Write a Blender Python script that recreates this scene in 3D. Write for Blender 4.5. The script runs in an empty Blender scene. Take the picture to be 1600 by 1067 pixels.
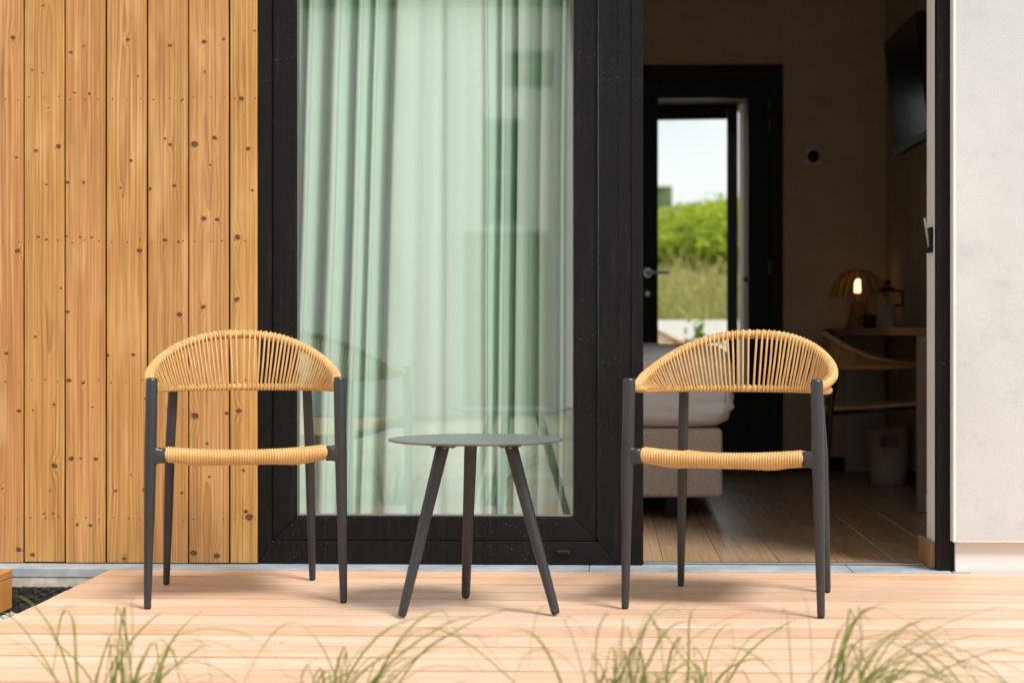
import bpy, bmesh, math, random
from mathutils import Vector, Matrix, noise

R = math.radians
random.seed(7)
scene = bpy.context.scene
COL = scene.collection

# ------------------------------------------------------------------ camera
cam_d = bpy.data.cameras.new('camera')
cam = bpy.data.objects.new('camera', cam_d)
COL.objects.link(cam)
cam.location = (0, -5.84, 0.7865)
cam.rotation_euler = (R(90), 0, R(1.86))
cam_d.sensor_width = 36
cam_d.lens = 61.65
cam_d.shift_x = -55 / 1600
cam_d.shift_y = -11.5 / 1600
cam_d.clip_start = 0.05
cam_d.clip_end = 900
cam_d.dof.use_dof = True
cam_d.dof.focus_distance = 5.45
cam_d.dof.aperture_fstop = 2.6
scene.camera = cam

# ------------------------------------------------------------------ sky, sun, exposure
SUN_EL, SUN_AZ = 54, Vector((0.66, -0.75, 0)).normalized()
world = bpy.data.worlds.new('World')
scene.world = world
world.use_nodes = True
wn = world.node_tree
wn.nodes.clear()
w_out = wn.nodes.new('ShaderNodeOutputWorld')
w_bg = wn.nodes.new('ShaderNodeBackground')
w_bg.inputs['Strength'].default_value = 0.15
w_sky = wn.nodes.new('ShaderNodeTexSky')
w_sky.sky_type = 'NISHITA'
w_sky.sun_disc = False
w_sky.sun_elevation = R(SUN_EL)
w_sky.sun_rotation = math.atan2(SUN_AZ.x, SUN_AZ.y)
w_tc = wn.nodes.new('ShaderNodeTexCoord')
w_noise = wn.nodes.new('ShaderNodeTexNoise')
w_noise.inputs['Scale'].default_value = 2.6
w_noise.inputs['Detail'].default_value = 5
w_ramp = wn.nodes.new('ShaderNodeValToRGB')
w_ramp.color_ramp.elements[0].position = 0.30
w_ramp.color_ramp.elements[0].color = (0.92, 0.92, 0.92, 1)
w_ramp.color_ramp.elements[1].position = 0.62
w_ramp.color_ramp.elements[1].color = (0.97, 0.97, 0.97, 1)
w_cl = wn.nodes.new('ShaderNodeValToRGB')
w_cl.color_ramp.elements[0].position = 0.35
w_cl.color_ramp.elements[0].color = (2.5, 2.58, 2.68, 1)
w_cl.color_ramp.elements[1].position = 0.65
w_cl.color_ramp.elements[1].color = (4.3, 4.3, 4.3, 1)
w_mix = wn.nodes.new('ShaderNodeMix')
w_mix.data_type = 'RGBA'
wn.links.new(w_tc.outputs['Generated'], w_noise.inputs['Vector'])
wn.links.new(w_noise.outputs['Fac'], w_ramp.inputs['Fac'])
wn.links.new(w_noise.outputs['Fac'], w_cl.inputs['Fac'])
wn.links.new(w_ramp.outputs['Color'], w_mix.inputs[0])
wn.links.new(w_sky.outputs['Color'], w_mix.inputs[6])
wn.links.new(w_cl.outputs['Color'], w_mix.inputs[7])
wn.links.new(w_mix.outputs[2], w_bg.inputs['Color'])
wn.links.new(w_bg.outputs['Background'], w_out.inputs['Surface'])

sun_d = bpy.data.lights.new('sun', 'SUN')
sun_d.energy = 2.3
sun_d.angle = R(17)
sun_d.color = (1.0, 0.97, 0.93)
sun = bpy.data.objects.new('sun', sun_d)
COL.objects.link(sun)
sd = Vector((SUN_AZ.x * math.cos(R(SUN_EL)), SUN_AZ.y * math.cos(R(SUN_EL)), math.sin(R(SUN_EL))))
sun.rotation_euler = sd.to_track_quat('Z', 'Y').to_euler()
sun.location = (4, -4, 8)

scene.view_settings.view_transform = 'Standard'
scene.view_settings.look = 'None'
scene.view_settings.gamma = 1
scene.view_settings.use_curve_mapping = False
scene.view_settings.exposure = 0.95
scene.cycles.use_denoising = True
scene.cycles.max_bounces = 12
scene.cycles.diffuse_bounces = 5
scene.cycles.transparent_max_bounces = 16
scene.cycles.sample_clamp_indirect = 6
scene.cycles.caustics_reflective = False
scene.cycles.caustics_refractive = False

# ------------------------------------------------------------------ node helpers
class NT:
    def __init__(self, mat):
        mat.use_nodes = True
        self.t = mat.node_tree
        self.t.nodes.clear()
        self.out = self.t.nodes.new('ShaderNodeOutputMaterial')

    def n(self, kind, **kw):
        nd = self.t.nodes.new(kind)
        for k, v in kw.items():
            setattr(nd, k, v)
        return nd

    def put(self, sock, v):
        if hasattr(v, 'is_output') or isinstance(v, bpy.types.NodeSocket):
            self.t.links.new(v, sock)
        elif isinstance(v, (tuple, list)) and len(v) == 3 and sock.type == 'RGBA':
            sock.default_value = (*v, 1)
        else:
            sock.default_value = v

    def m(self, op, a, b=0.0, c=None, clamp=False):
        nd = self.n('ShaderNodeMath', operation=op)
        nd.use_clamp = clamp
        self.put(nd.inputs[0], a)
        self.put(nd.inputs[1], b)
        if c is not None:
            self.put(nd.inputs[2], c)
        return nd.outputs[0]

    def mix(self, f, a, b, blend='MIX'):
        nd = self.n('ShaderNodeMix', data_type='RGBA', blend_type=blend)
        self.put(nd.inputs[0], f)
        self.put(nd.inputs[6], a)
        self.put(nd.inputs[7], b)
        return nd.outputs[2]

    def comb(self, x, y, z):
        nd = self.n('ShaderNodeCombineXYZ')
        for i, v in enumerate((x, y, z)):
            self.put(nd.inputs[i], v)
        return nd.outputs[0]

    def noise(self, vec, scale=1.0, detail=2.0, rough=0.5):
        nd = self.n('ShaderNodeTexNoise')
        if vec is not None:
            self.put(nd.inputs['Vector'], vec)
        nd.inputs['Scale'].default_value = scale
        nd.inputs['Detail'].default_value = detail
        nd.inputs['Roughness'].default_value = rough
        return nd.outputs['Fac']

    def ramp(self, f, stops):
        nd = self.n('ShaderNodeValToRGB')
        cr = nd.color_ramp
        while len(cr.elements) < len(stops):
            cr.elements.new(0.5)
        for e, (p, c) in zip(cr.elements, stops):
            e.position = p
            e.color = (c, c, c, 1) if isinstance(c, (int, float)) else (*c, 1)
        self.put(nd.inputs[0], f)
        return nd.outputs[0]

    def mrange(self, v, a, b, c=0.0, d=1.0):
        nd = self.n('ShaderNodeMapRange')
        for i, x in enumerate((v, a, b, c, d)):
            self.put(nd.inputs[i], x)
        return nd.outputs[0]

    def obj(self):
        return self.n('ShaderNodeTexCoord').outputs['Object']

    def bump(self, h, strength=0.3, dist=0.002):
        nd = self.n('ShaderNodeBump')
        nd.inputs['Strength'].default_value = strength
        nd.inputs['Distance'].default_value = dist
        self.put(nd.inputs['Height'], h)
        return nd.outputs[0]

    def bsdf(self, color, rough=0.5, normal=None, spec=0.5, metal=0.0, **kw):
        nd = self.n('ShaderNodeBsdfPrincipled')
        self.put(nd.inputs['Base Color'], color)
        self.put(nd.inputs['Roughness'], rough)
        nd.inputs['Specular IOR Level'].default_value = spec
        nd.inputs['Metallic'].default_value = metal
        for k, v in kw.items():
            self.put(nd.inputs[k], v)
        if normal is not None:
            self.put(nd.inputs['Normal'], normal)
        self.t.links.new(nd.outputs[0], self.out.inputs['Surface'])
        return nd


def newmat(name):
    m = bpy.data.materials.new(name)
    return m, NT(m)


def plain(name, color, rough=0.5, var=0.12, scale=6.0, bump=0.0, bscale=200, spec=0.5, metal=0.0):
    m, t = newmat(name)
    o = t.obj()
    f = t.noise(o, scale, 4, 0.6)
    dark = tuple(c * (1 - var) for c in color)
    lite = tuple(min(1, c * (1 + var)) for c in color)
    c = t.mix(t.ramp(f, [(0.3, 0.0), (0.7, 1.0)]), dark, lite)
    nrm = t.bump(t.noise(o, bscale, 3, 0.6), bump, 0.001) if bump else None
    t.bsdf(c, rough, nrm, spec, metal)
    return m


# knot group: ring warp and knot masks chained from knot to knot
def knot_group():
    g = bpy.data.node_groups.new('wood_knot', 'ShaderNodeTree')
    for nm, ty in (('Vector', 'NodeSocketVector'), ('Centre', 'NodeSocketVector'), ('Scale', 'NodeSocketFloat'),
                   ('Mask', 'NodeSocketFloat'), ('Warp', 'NodeSocketFloat')):
        g.interface.new_socket(nm, in_out='INPUT', socket_type=ty)
    for nm in ('Mask', 'Warp'):
        g.interface.new_socket(nm, in_out='OUTPUT', socket_type='NodeSocketFloat')
    gi = g.nodes.new('NodeGroupInput')
    go = g.nodes.new('NodeGroupOutput')
    sub = g.nodes.new('ShaderNodeVectorMath'); sub.operation = 'SUBTRACT'
    g.links.new(gi.outputs['Vector'], sub.inputs[0]); g.links.new(gi.outputs['Centre'], sub.inputs[1])
    mul = g.nodes.new('ShaderNodeVectorMath'); mul.operation = 'MULTIPLY'
    mul.inputs[1].default_value = (1.0, 0.0, 1.25)
    g.links.new(sub.outputs[0], mul.inputs[0])
    ln = g.nodes.new('ShaderNodeVectorMath'); ln.operation = 'LENGTH'
    g.links.new(mul.outputs[0], ln.inputs[0])
    dv = g.nodes.new('ShaderNodeMath'); dv.operation = 'DIVIDE'
    g.links.new(ln.outputs['Value'], dv.inputs[0]); g.links.new(gi.outputs['Scale'], dv.inputs[1])
    sb = g.nodes.new('ShaderNodeMath'); sb.operation = 'SUBTRACT'; sb.inputs[0].default_value = 1.6
    g.links.new(dv.outputs[0], sb.inputs[1])
    mx = g.nodes.new('ShaderNodeMath'); mx.operation = 'MAXIMUM'
    g.links.new(sb.outputs[0], mx.inputs[0]); g.links.new(gi.outputs['Mask'], mx.inputs[1])
    g.links.new(mx.outputs[0], go.inputs['Mask'])
    # warp = S * exp(-(d_long/3.4)^2)
    mul2 = g.nodes.new('ShaderNodeVectorMath'); mul2.operation = 'MULTIPLY'
    mul2.inputs[1].default_value = (0.55, 0.0, 0.26)
    g.links.new(sub.outputs[0], mul2.inputs[0])
    ln2 = g.nodes.new('ShaderNodeVectorMath'); ln2.operation = 'LENGTH'
    g.links.new(mul2.outputs[0], ln2.inputs[0])
    dv2 = g.nodes.new('ShaderNodeMath'); dv2.operation = 'DIVIDE'
    g.links.new(ln2.outputs['Value'], dv2.inputs[0]); g.links.new(gi.outputs['Scale'], dv2.inputs[1])
    sq = g.nodes.new('ShaderNodeMath'); sq.operation = 'MULTIPLY'
    g.links.new(dv2.outputs[0], sq.inputs[0]); g.links.new(dv2.outputs[0], sq.inputs[1])
    ng = g.nodes.new('ShaderNodeMath'); ng.operation = 'MULTIPLY'; ng.inputs[1].default_value = -1
    g.links.new(sq.outputs[0], ng.inputs[0])
    ex = g.nodes.new('ShaderNodeMath'); ex.operation = 'EXPONENT'
    g.links.new(ng.outputs[0], ex.inputs[0])
    ml = g.nodes.new('ShaderNodeMath'); ml.operation = 'MULTIPLY_ADD'
    g.links.new(ex.outputs[0], ml.inputs[0]); g.links.new(gi.outputs['Scale'], ml.inputs[1]); g.links.new(gi.outputs['Warp'], ml.inputs[2])
    g.links.new(ml.outputs[0], go.inputs['Warp'])
    return g

KNOT = knot_group()


def wood(name, light, mid, dark, along='z', knots=(), seed=0.0, ring=0.0075, late=0.45, streak=0.35,
         rough=0.55, bump=0.25, per_object=False, blotch=None, spec=0.4, wander=0.075, tint=0.0, edge=None):
    m, t = newmat(name)
    sep = t.n('ShaderNodeSeparateXYZ')
    t.put(sep.inputs[0], t.obj())
    A, L = (sep.outputs[0], sep.outputs[2]) if along == 'z' else ((sep.outputs[1], sep.outputs[0]) if along == 'x' else (sep.outputs[0], sep.outputs[1]))
    s = seed
    rnd = None
    if per_object:
        rnd = t.n('ShaderNodeObjectInfo').outputs['Random']
        s = t.m('MULTIPLY', rnd, 91.7)
    P = t.comb(A, 0.0, L)
    kw = t.n('ShaderNodeTexNoise'); kw.inputs['Scale'].default_value = 75.0; kw.inputs['Detail'].default_value = 2
    t.put(kw.inputs['Vector'], t.comb(A, seed, L))
    kv = t.n('ShaderNodeVectorMath', operation='MULTIPLY_ADD')
    t.put(kv.inputs[0], kw.outputs['Color']); kv.inputs[1].default_value = (0.011, 0, 0.009); t.put(kv.inputs[2], t.comb(t.m('SUBTRACT', A, 0.0055), 0.0, t.m('SUBTRACT', L, 0.0045)))
    P = kv.outputs[0]
    # knots
    mask, warp = None, None
    for (kx, kz, ks) in knots:
        g = t.n('ShaderNodeGroup', node_tree=KNOT)
        t.put(g.inputs['Vector'], P)
        g.inputs['Centre'].default_value = (kx, 0, kz)
        g.inputs['Scale'].default_value = 0.0031 * ks ** 1.2 + 0.0009
        g.inputs['Mask'].default_value = 0
        g.inputs['Warp'].default_value = 0
        if mask is not None:
            t.put(g.inputs['Mask'], mask)
            t.put(g.inputs['Warp'], warp)
        mask, warp = g.outputs['Mask'], g.outputs['Warp']
    Ls = t.m('ADD', L, s)
    d = t.m('MULTIPLY_ADD', t.noise(t.comb(0.0, s, L), 1.3, 2, 0.45), wander, 0.004)
    wob = t.m('MULTIPLY_ADD', t.noise(t.comb(t.m('MULTIPLY', A, 4.0), s, L), 2.2, 2), 0.030, -0.015)
    if per_object:
        off = t.m('MULTIPLY_ADD', t.m('FRACT', t.m('MULTIPLY', rnd, 37.0)), 0.11, -0.055)
    else:
        off = ((seed * 0.37) % 1.0) * 0.03 - 0.015
    a = t.m('ADD', t.m('SUBTRACT', A, off), wob)
    r = t.m('SQRT', t.m('ADD', t.m('MULTIPLY', a, a), t.m('MULTIPLY', d, d)))
    if warp is not None:
        r = t.m('MULTIPLY_ADD', warp, 1.25, r)
    r = t.m('MULTIPLY_ADD', t.noise(t.comb(t.m('MULTIPLY', A, 60.0), s, t.m('MULTIPLY', L, 3.0)), 1.0, 2), 0.0016, r)
    # rings of uneven width
    r = t.m('MULTIPLY_ADD', t.noise(t.comb(t.m('MULTIPLY', r, 45.0), s, 0.0), 1.0, 1), 0.012, r)
    fr = t.m('FRACT', t.m('DIVIDE', r, ring))
    lw = t.ramp(fr, [(0.0, 0.05), (0.45, 0.12), (0.82, 0.75), (0.93, 1.0), (1.0, 0.05)])
    amt = t.noise(t.comb(t.m('MULTIPLY', A, 9.0), s, t.m('MULTIPLY', L, 0.8)), 1.0, 2)
    lw = t.m('MULTIPLY', lw, t.mrange(amt, 0.35, 0.65, 0.35, 1.0))
    st = t.noise(t.comb(t.m('MULTIPLY', A, 170.0), s, t.m('MULTIPLY', L, 1.6)), 1.0, 3, 0.65)
    st2 = t.noise(t.comb(t.m('MULTIPLY', A, 26.0), s, t.m('MULTIPLY', L, 0.5)), 1.0, 2)
    big = t.noise(t.comb(t.m('MULTIPLY', A, 5.0), s, t.m('MULTIPLY', L, 2.2)), 1.0, 3)
    base = t.mix(t.m('MULTIPLY', t.mrange(big, 0.32, 0.68), 0.62), light, mid)
    base = t.mix(t.m('MULTIPLY', t.mrange(st, 0.40, 0.64), streak), base, dark)
    base = t.mix(t.m('MULTIPLY', t.mrange(st2, 0.42, 0.68), streak * 0.8), base, mid)
    base = t.mix(t.m('MULTIPLY', lw, late), base, dark)
    if blotch:
        pale = t.noise(t.comb(t.m('MULTIPLY', A, 16.0), s, t.m('MULTIPLY', L, 3.0)), 1.0, 3)
        base = t.mix(t.m('MULTIPLY', t.mrange(pale, 0.55, 0.75), 0.3), base, blotch)
    if rnd is not None and tint:
        hs = t.n('ShaderNodeHueSaturation')
        t.put(hs.inputs['Color'], base)
        t.put(hs.inputs['Value'], t.m('MULTIPLY_ADD', t.m('FRACT', t.m('MULTIPLY', rnd, 7.31)), tint, 1 - tint / 2))
        t.put(hs.inputs['Saturation'], t.m('MULTIPLY_ADD', t.m('FRACT', t.m('MULTIPLY', rnd, 17.7)), tint, 1 - tint / 2))
        base = hs.outputs[0]
    if edge:
        ed = t.mrange(t.m('ADD', t.m('ABSOLUTE', A), t.m('MULTIPLY', t.noise(t.comb(0.0, s, t.m('MULTIPLY', L, 9.0)), 1.0, 2), 0.004)), edge[0] - 0.0015, edge[0] + 0.0015)
        base = t.mix(t.m('MULTIPLY', ed, t.mrange(t.noise(t.comb(0.0, s, t.m('MULTIPLY', L, 2.0)), 1.0, 2), 0.35, 0.65, 0.15, 0.85)), base, edge[1])
    h = t.m('MULTIPLY_ADD', st, 0.5, t.m('MULTIPLY', lw, -0.6))
    if mask is not None:
        kn = t.noise(t.comb(t.m('MULTIPLY', A, 300.0), s, t.m('MULTIPLY', L, 300.0)), 1.0, 2)
        k = t.m('MULTIPLY_ADD', kn, 0.55, t.m('SUBTRACT', mask, 0.28))
        halo = t.mrange(mask, 0.0, 0.55)
        base = t.mix(t.m('MULTIPLY', halo, 0.5), base, (dark[0] * 0.8, dark[1] * 0.7, dark[2] * 0.6))
        kcol = t.mix(t.mrange(t.m('MULTIPLY_ADD', kn, 0.6, mask), 0.85, 1.6), (0.022, 0.009, 0.004), (0.13, 0.055, 0.018))
        base = t.mix(t.mrange(k, 0.56, 0.74), base, kcol)
        h = t.m('MULTIPLY_ADD', t.mrange(k, 0.5, 0.8), -0.7, h)
        # relief: grain lifts round the knots
        h = t.m('MULTIPLY_ADD', warp, 120.0, h)
    t.bsdf(base, rough, t.bump(h, bump, 0.0012), spec)
    return m


# ------------------------------------------------------------------ materials
def frame_mat():
    m, t = newmat('black_aluminium')
    o = t.obj()
    f = t.noise(o, 3.0, 4, 0.6)
    sp = t.noise(o, 260.0, 1, 0.5)
    where = t.noise(o, 5.0, 2)
    speck = t.m('MULTIPLY', t.mrange(sp, 0.705, 0.735), t.mrange(where, 0.46, 0.62))
    st = t.n('ShaderNodeSeparateXYZ'); t.put(st.inputs[0], o)
    smear = t.noise(t.comb(t.m('MULTIPLY', st.outputs[0], 60.0), t.m('MULTIPLY', st.outputs[1], 60.0), t.m('MULTIPLY', st.outputs[2], 2.5)), 1.0, 4, 0.7)
    c = t.mix(t.mrange(f, 0.3, 0.7), (0.0045, 0.0041, 0.0038), (0.0085, 0.0077, 0.0072))
    c = t.mix(t.m('MULTIPLY', t.mrange(smear, 0.55, 0.8), 0.12), c, (0.12, 0.12, 0.12))
    c = t.mix(t.m('MULTIPLY', speck, 0.7), c, (0.42, 0.41, 0.39))
    t.bsdf(c, t.mrange(smear, 0.3, 0.8, 0.40, 0.58), t.bump(t.noise(o, 900, 2), 0.08, 0.0004), 0.15)
    return m


def plaster_mat(name, c1, c2, grain=190, strength=0.45, spots=True):
    m, t = newmat(name)
    o = t.obj()
    f = t.noise(o, 2.2, 4, 0.6)
    fine = t.noise(o, grain, 3, 0.62)
    mid = t.noise(o, grain * 0.22, 2, 0.5)
    c = t.mix(t.mrange(f, 0.3, 0.7), c1, c2)
    if spots:
        sp = t.noise(t.n('ShaderNodeTexCoord').outputs['Object'], 7.0, 3, 0.7)
        c = t.mix(t.m('MULTIPLY', t.mrange(sp, 0.56, 0.76), 0.42), c, tuple(x * 0.72 for x in c1))
    h = t.m('MULTIPLY_ADD', mid, 0.6, fine)
    t.bsdf(c, 0.85, t.bump(h, strength, 0.0022), 0.25)
    return m


def glass_mat(name, tint=(0.985, 0.995, 0.99), base=0.10):
    m, t = newmat(name)
    lw = t.n('ShaderNodeLayerWeight')
    lw.inputs['Blend'].default_value = 0.5
    fac = t.m('MULTIPLY_ADD', t.m('POWER', lw.outputs['Facing'], 5.0), 0.9, base, clamp=True)
    tr = t.n('ShaderNodeBsdfTransparent'); t.put(tr.inputs[0], tint)
    gl = t.n('ShaderNodeBsdfGlossy'); gl.inputs['Roughness'].default_value = 0.004
    gl.inputs[0].default_value = (1, 1, 1, 1)
    mx = t.n('ShaderNodeMixShader')
    t.put(mx.inputs[0], fac)
    t.t.links.new(tr.outputs[0], mx.inputs[1])
    t.t.links.new(gl.outputs[0], mx.inputs[2])
    t.t.links.new(mx.outputs[0], t.out.inputs['Surface'])
    return m


def cloth_translucent(name, col, back=0.45):
    m, t = newmat(name)
    o = t.obj()
    sep = t.n('ShaderNodeSeparateXYZ'); t.put(sep.inputs[0], o)
    wv = t.noise(t.comb(t.m('MULTIPLY', sep.outputs[0], 700.0), 0.0, t.m('MULTIPLY', sep.outputs[2], 40.0)), 1.0, 2)
    c = t.mix(wv, tuple(x * 0.93 for x in col), tuple(min(1, x * 1.07) for x in col))
    d = t.n('ShaderNodeBsdfDiffuse'); t.put(d.inputs[0], c)
    tl = t.n('ShaderNodeBsdfTranslucent'); t.put(tl.inputs[0], c)
    mx = t.n('ShaderNodeMixShader'); mx.inputs[0].default_value = back
    t.t.links.new(d.outputs[0], mx.inputs[1]); t.t.links.new(tl.outputs[0], mx.inputs[2])
    t.t.links.new(mx.outputs[0], t.out.inputs['Surface'])
    return m


def stone_mat():
    m, t = newmat('bluestone')
    o = t.obj()
    f = t.noise(o, 9, 5, 0.65)
    g = t.noise(o, 60, 4, 0.7)
    c = t.mix(t.mrange(f, 0.32, 0.68), (0.24, 0.28, 0.31), (0.40, 0.44, 0.47))
    c = t.mix(t.m('MULTIPLY', t.mrange(g, 0.58, 0.72), 0.5), c, (0.52, 0.55, 0.56))
    t.bsdf(c, 0.55, t.bump(g, 0.25, 0.001), 0.45)
    return m


def leaf_mat(name, c1, c2, c3):
    m, t = newmat(name)
    o = t.obj()
    f = t.noise(o, 2.3, 3, 0.6)
    g = t.noise(o, 30.0, 2, 0.6)
    c = t.mix(t.mrange(f, 0.35, 0.65), c1, c2)
    c = t.mix(t.mrange(g, 0.5, 0.72), c, c3)
    d = t.n('ShaderNodeBsdfPrincipled'); t.put(d.inputs['Base Color'], c); d.inputs['Roughness'].default_value = 0.5
    tl = t.n('ShaderNodeBsdfTranslucent'); t.put(tl.inputs[0], c)
    mx = t.n('ShaderNodeMixShader'); mx.inputs[0].default_value = 0.5
    t.t.links.new(d.outputs[0], mx.inputs[1]); t.t.links.new(tl.outputs[0], mx.inputs[2])
    t.t.links.new(mx.outputs[0], t.out.inputs['Surface'])
    return m


def cord_mat():
    m, t = newmat('rattan_cord')
    o = t.obj()
    f = t.noise(o, 28, 3, 0.6)
    g = t.noise(o, 420, 2, 0.6)
    c = t.mix(t.mrange(f, 0.3, 0.7), (0.50, 0.295, 0.105), (0.61, 0.385, 0.160))
    c = t.mix(t.m('MULTIPLY', t.mrange(g, 0.45, 0.7), 0.4), c, (0.42, 0.205, 0.05))
    t.bsdf(c, 0.5, t.bump(g, 0.25, 0.0006), 0.4)
    return m


def fabric_mat(name, c1, c2, scale=900, strength=0.5):
    m, t = newmat(name)
    o = t.obj()
    sep = t.n('ShaderNodeSeparateXYZ'); t.put(sep.inputs[0], o)
    k = t.comb(t.m('MULTIPLY', sep.outputs[0], 1.0), sep.outputs[1], t.m('MULTIPLY', sep.outputs[2], 0.35))
    k2 = t.comb(t.m('MULTIPLY', sep.outputs[0], 0.35), sep.outputs[1], sep.outputs[2])
    w = t.m('ADD', t.noise(k, scale * 0.35, 2), t.noise(k2, scale * 0.35, 2))
    c = t.mix(t.mrange(w, 0.8, 1.2), c1, c2)
    t.bsdf(c, 0.9, t.bump(w, strength, 0.001), 0.15)
    return m


M = {}
PLANK_L, PLANK_M, PLANK_D = (0.575, 0.35, 0.14), (0.395, 0.198, 0.057), (0.17, 0.060, 0.012)
M['frame'] = frame_mat()
M['plaster'] = plaster_mat('white_render', (0.47, 0.475, 0.475), (0.545, 0.55, 0.55))
M['plinth'] = plaster_mat('plinth_render', (0.64, 0.625, 0.615), (0.69, 0.675, 0.665), 320, 0.15)
M['jamb'] = plaster_mat('jamb_plaster', (0.76, 0.70, 0.645), (0.80, 0.75, 0.69), 260, 0.12)
M['panel'] = plain('taupe_panel', (0.24, 0.185, 0.15), 0.6)
M['porch'] = plaster_mat('porch_plaster', (0.40, 0.35, 0.29), (0.47, 0.42, 0.35), 120, 0.1)
M['room'] = plaster_mat('taupe_plaster', (0.47, 0.355, 0.255), (0.58, 0.455, 0.345), 120, 0.2)
M['ceil'] = plain('ceiling_paint', (0.40, 0.36, 0.32), 0.9)
M['glass'] = glass_mat('window_glass')
M['clear'] = glass_mat('clear_glass', (0.98, 0.99, 0.985), 0.002)
M['curtain'] = cloth_translucent('mint_cloth', (0.68, 0.86, 0.745), 0.18)
M['stone'] = stone_mat()
M['concrete'] = plain('pale_concrete', (0.46, 0.43, 0.37), 0.9, 0.25, 22, 0.5, 160)
M['membrane'] = plain('black_membrane', (0.022, 0.020, 0.017), 0.9, 0.6, 60, 0.9, 120)
M['legs'] = plain('anthracite_powder_coat', (0.024, 0.024, 0.026), 0.33, 0.08, 9, 0.05, 1500, 0.5)
M['foot'] = plain('rubber', (0.016, 0.016, 0.016), 0.7)
M['cord'] = cord_mat()
M['top'] = plain('anthracite_table_top', (0.105, 0.115, 0.112), 0.33, 0.1, 14, 0.08, 900, 0.5)
M['copper'] = plain('copper_bolt', (0.55, 0.25, 0.10), 0.4, 0.2, 50, 0, 1, 0.5, 0.8)
M['steel'] = plain('brushed_steel', (0.42, 0.41, 0.39), 0.35, 0.1, 30, 0, 1, 0.5, 0.9)
M['bead'] = plain('glazing_bead_rubber', (0.13, 0.125, 0.12), 0.5, 0.2, 20)
M['black'] = plain('black_lacquer', (0.007, 0.007, 0.0065), 0.5, 0.2, 8, 0, 1, 0.2)
M['bed'] = fabric_mat('taupe_bed_fabric', (0.50, 0.39, 0.33), (0.74, 0.61, 0.54))
M['sheet'] = fabric_mat('white_sheet', (0.86, 0.85, 0.88), (0.91, 0.90, 0.93), 500, 0.15)
M['bin'] = plain('matt_white_plastic', (0.50, 0.42, 0.36), 0.6, 0.06)
M['thermo'] = plain('grey_wall_plate', (0.70, 0.68, 0.64), 0.5)
M['screen'] = plain('dark_screen', (0.004, 0.004, 0.004), 0.2, 0.1, 4, 0, 1, 0.05)
M['nail'] = plain('dark_nail', (0.03, 0.014, 0.006), 0.6, 0.3, 60)
M['white'] = plain('white_paint', (0.74, 0.73, 0.71), 0.6, 0.06, 5)
M['soil'] = plain('sandy_grass_ground', (0.40, 0.365, 0.27), 0.95, 0.4, 1.5, 0.6, 60)
M['gravel'] = plain('pale_gravel', (0.44, 0.41, 0.36), 0.9, 0.4, 40, 0.4, 200)
M['hill'] = plain('dry_hillside', (0.26, 0.235, 0.09), 0.95, 0.4, 1.5, 0.7, 30)
M['grass'] = leaf_mat('grass_leaf', (0.26, 0.34, 0.055), (0.39, 0.44, 0.10), (0.55, 0.49, 0.19))
M['dry'] = leaf_mat('dry_grass', (0.40, 0.36, 0.12), (0.27, 0.32, 0.07), (0.50, 0.42, 0.18))
M['shrub'] = leaf_mat('shrub_leaf', (0.26, 0.36, 0.018), (0.44, 0.53, 0.03), (0.60, 0.62, 0.06))
M['dshrub'] = leaf_mat('dark_shrub_leaf', (0.11, 0.18, 0.014), (0.21, 0.31, 0.025), (0.34, 0.42, 0.04))
M['deck'] = wood('larch_deck', (0.755, 0.55, 0.405), (0.645, 0.41, 0.262), (0.45, 0.225, 0.10), 'x', seed=3.1, ring=0.009, late=0.45,
                 streak=0.5, rough=0.50, bump=0.2, per_object=True, blotch=(0.79, 0.63, 0.515), spec=0.5, tint=0.2,
                 edge=(0.0728, (0.26, 0.13, 0.055)))
M['ndeck'] = wood('oiled_deck', (0.55, 0.27, 0.085), (0.45, 0.19, 0.05), (0.26, 0.09, 0.02), 'y', seed=1.1, late=0.5, per_object=True, tint=0.1)
M['floor'] = wood('floor_tile_oak', (0.50, 0.335, 0.20), (0.385, 0.24, 0.132), (0.20, 0.115, 0.058), 'y', seed=5.0, ring=0.011, late=0.4,
                  streak=0.55, rough=0.27, bump=0.15, per_object=True, spec=0.5, tint=0.25)
M['oak'] = wood('oak_skirting', (0.40, 0.22, 0.10), (0.33, 0.17, 0.07), (0.2, 0.09, 0.03), 'y', seed=2.0)
M['desk'] = wood('desk_oak', (0.30, 0.17, 0.085), (0.22, 0.12, 0.055), (0.12, 0.06, 0.025), 'y', seed=6.0, rough=0.8, spec=0.2)
M['rib'] = wood('bent_wood', (0.40, 0.21, 0.075), (0.32, 0.16, 0.05), (0.2, 0.09, 0.03), 'z', seed=4.0)
M['olive'] = plain('olive_paint', (0.16, 0.165, 0.085), 0.5, 0.1)
M['house'] = plaster_mat('grey_white_render', (0.80, 0.79, 0.80), (0.86, 0.85, 0.86), 60, 0.2)
M['roof'] = plain('dark_roofing', (0.08, 0.075, 0.07), 0.8, 0.3)
M['board'] = plain('mottled_green_panel', (0.08, 0.13, 0.05), 0.5, 0.9, 5)
M['glow'], _t = newmat('glowing_bulb')
_e = _t.n('ShaderNodeEmission'); _e.inputs[0].default_value = (1.0, 0.62, 0.26, 1); _e.inputs[1].default_value = 1.6
_t.t.links.new(_e.outputs[0], _t.out.inputs['Surface'])


# ------------------------------------------------------------------ mesh helpers
def link(name, bm, mat, parent=None, loc=None, rot=None, smooth=False):
    me = bpy.data.meshes.new(name)
    bmesh.ops.recalc_face_normals(bm, faces=bm.faces[:])
    bm.to_mesh(me)
    bm.free()
    if smooth:
        for p in me.polygons:
            p.use_smooth = True
    me.materials.append(mat)
    o = bpy.data.objects.new(name, me)
    COL.objects.link(o)
    if parent is not None:
        o.parent = parent
    if loc is not None:
        o.location = loc
    if rot is not None:
        o.rotation_euler = rot
    return o


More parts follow.
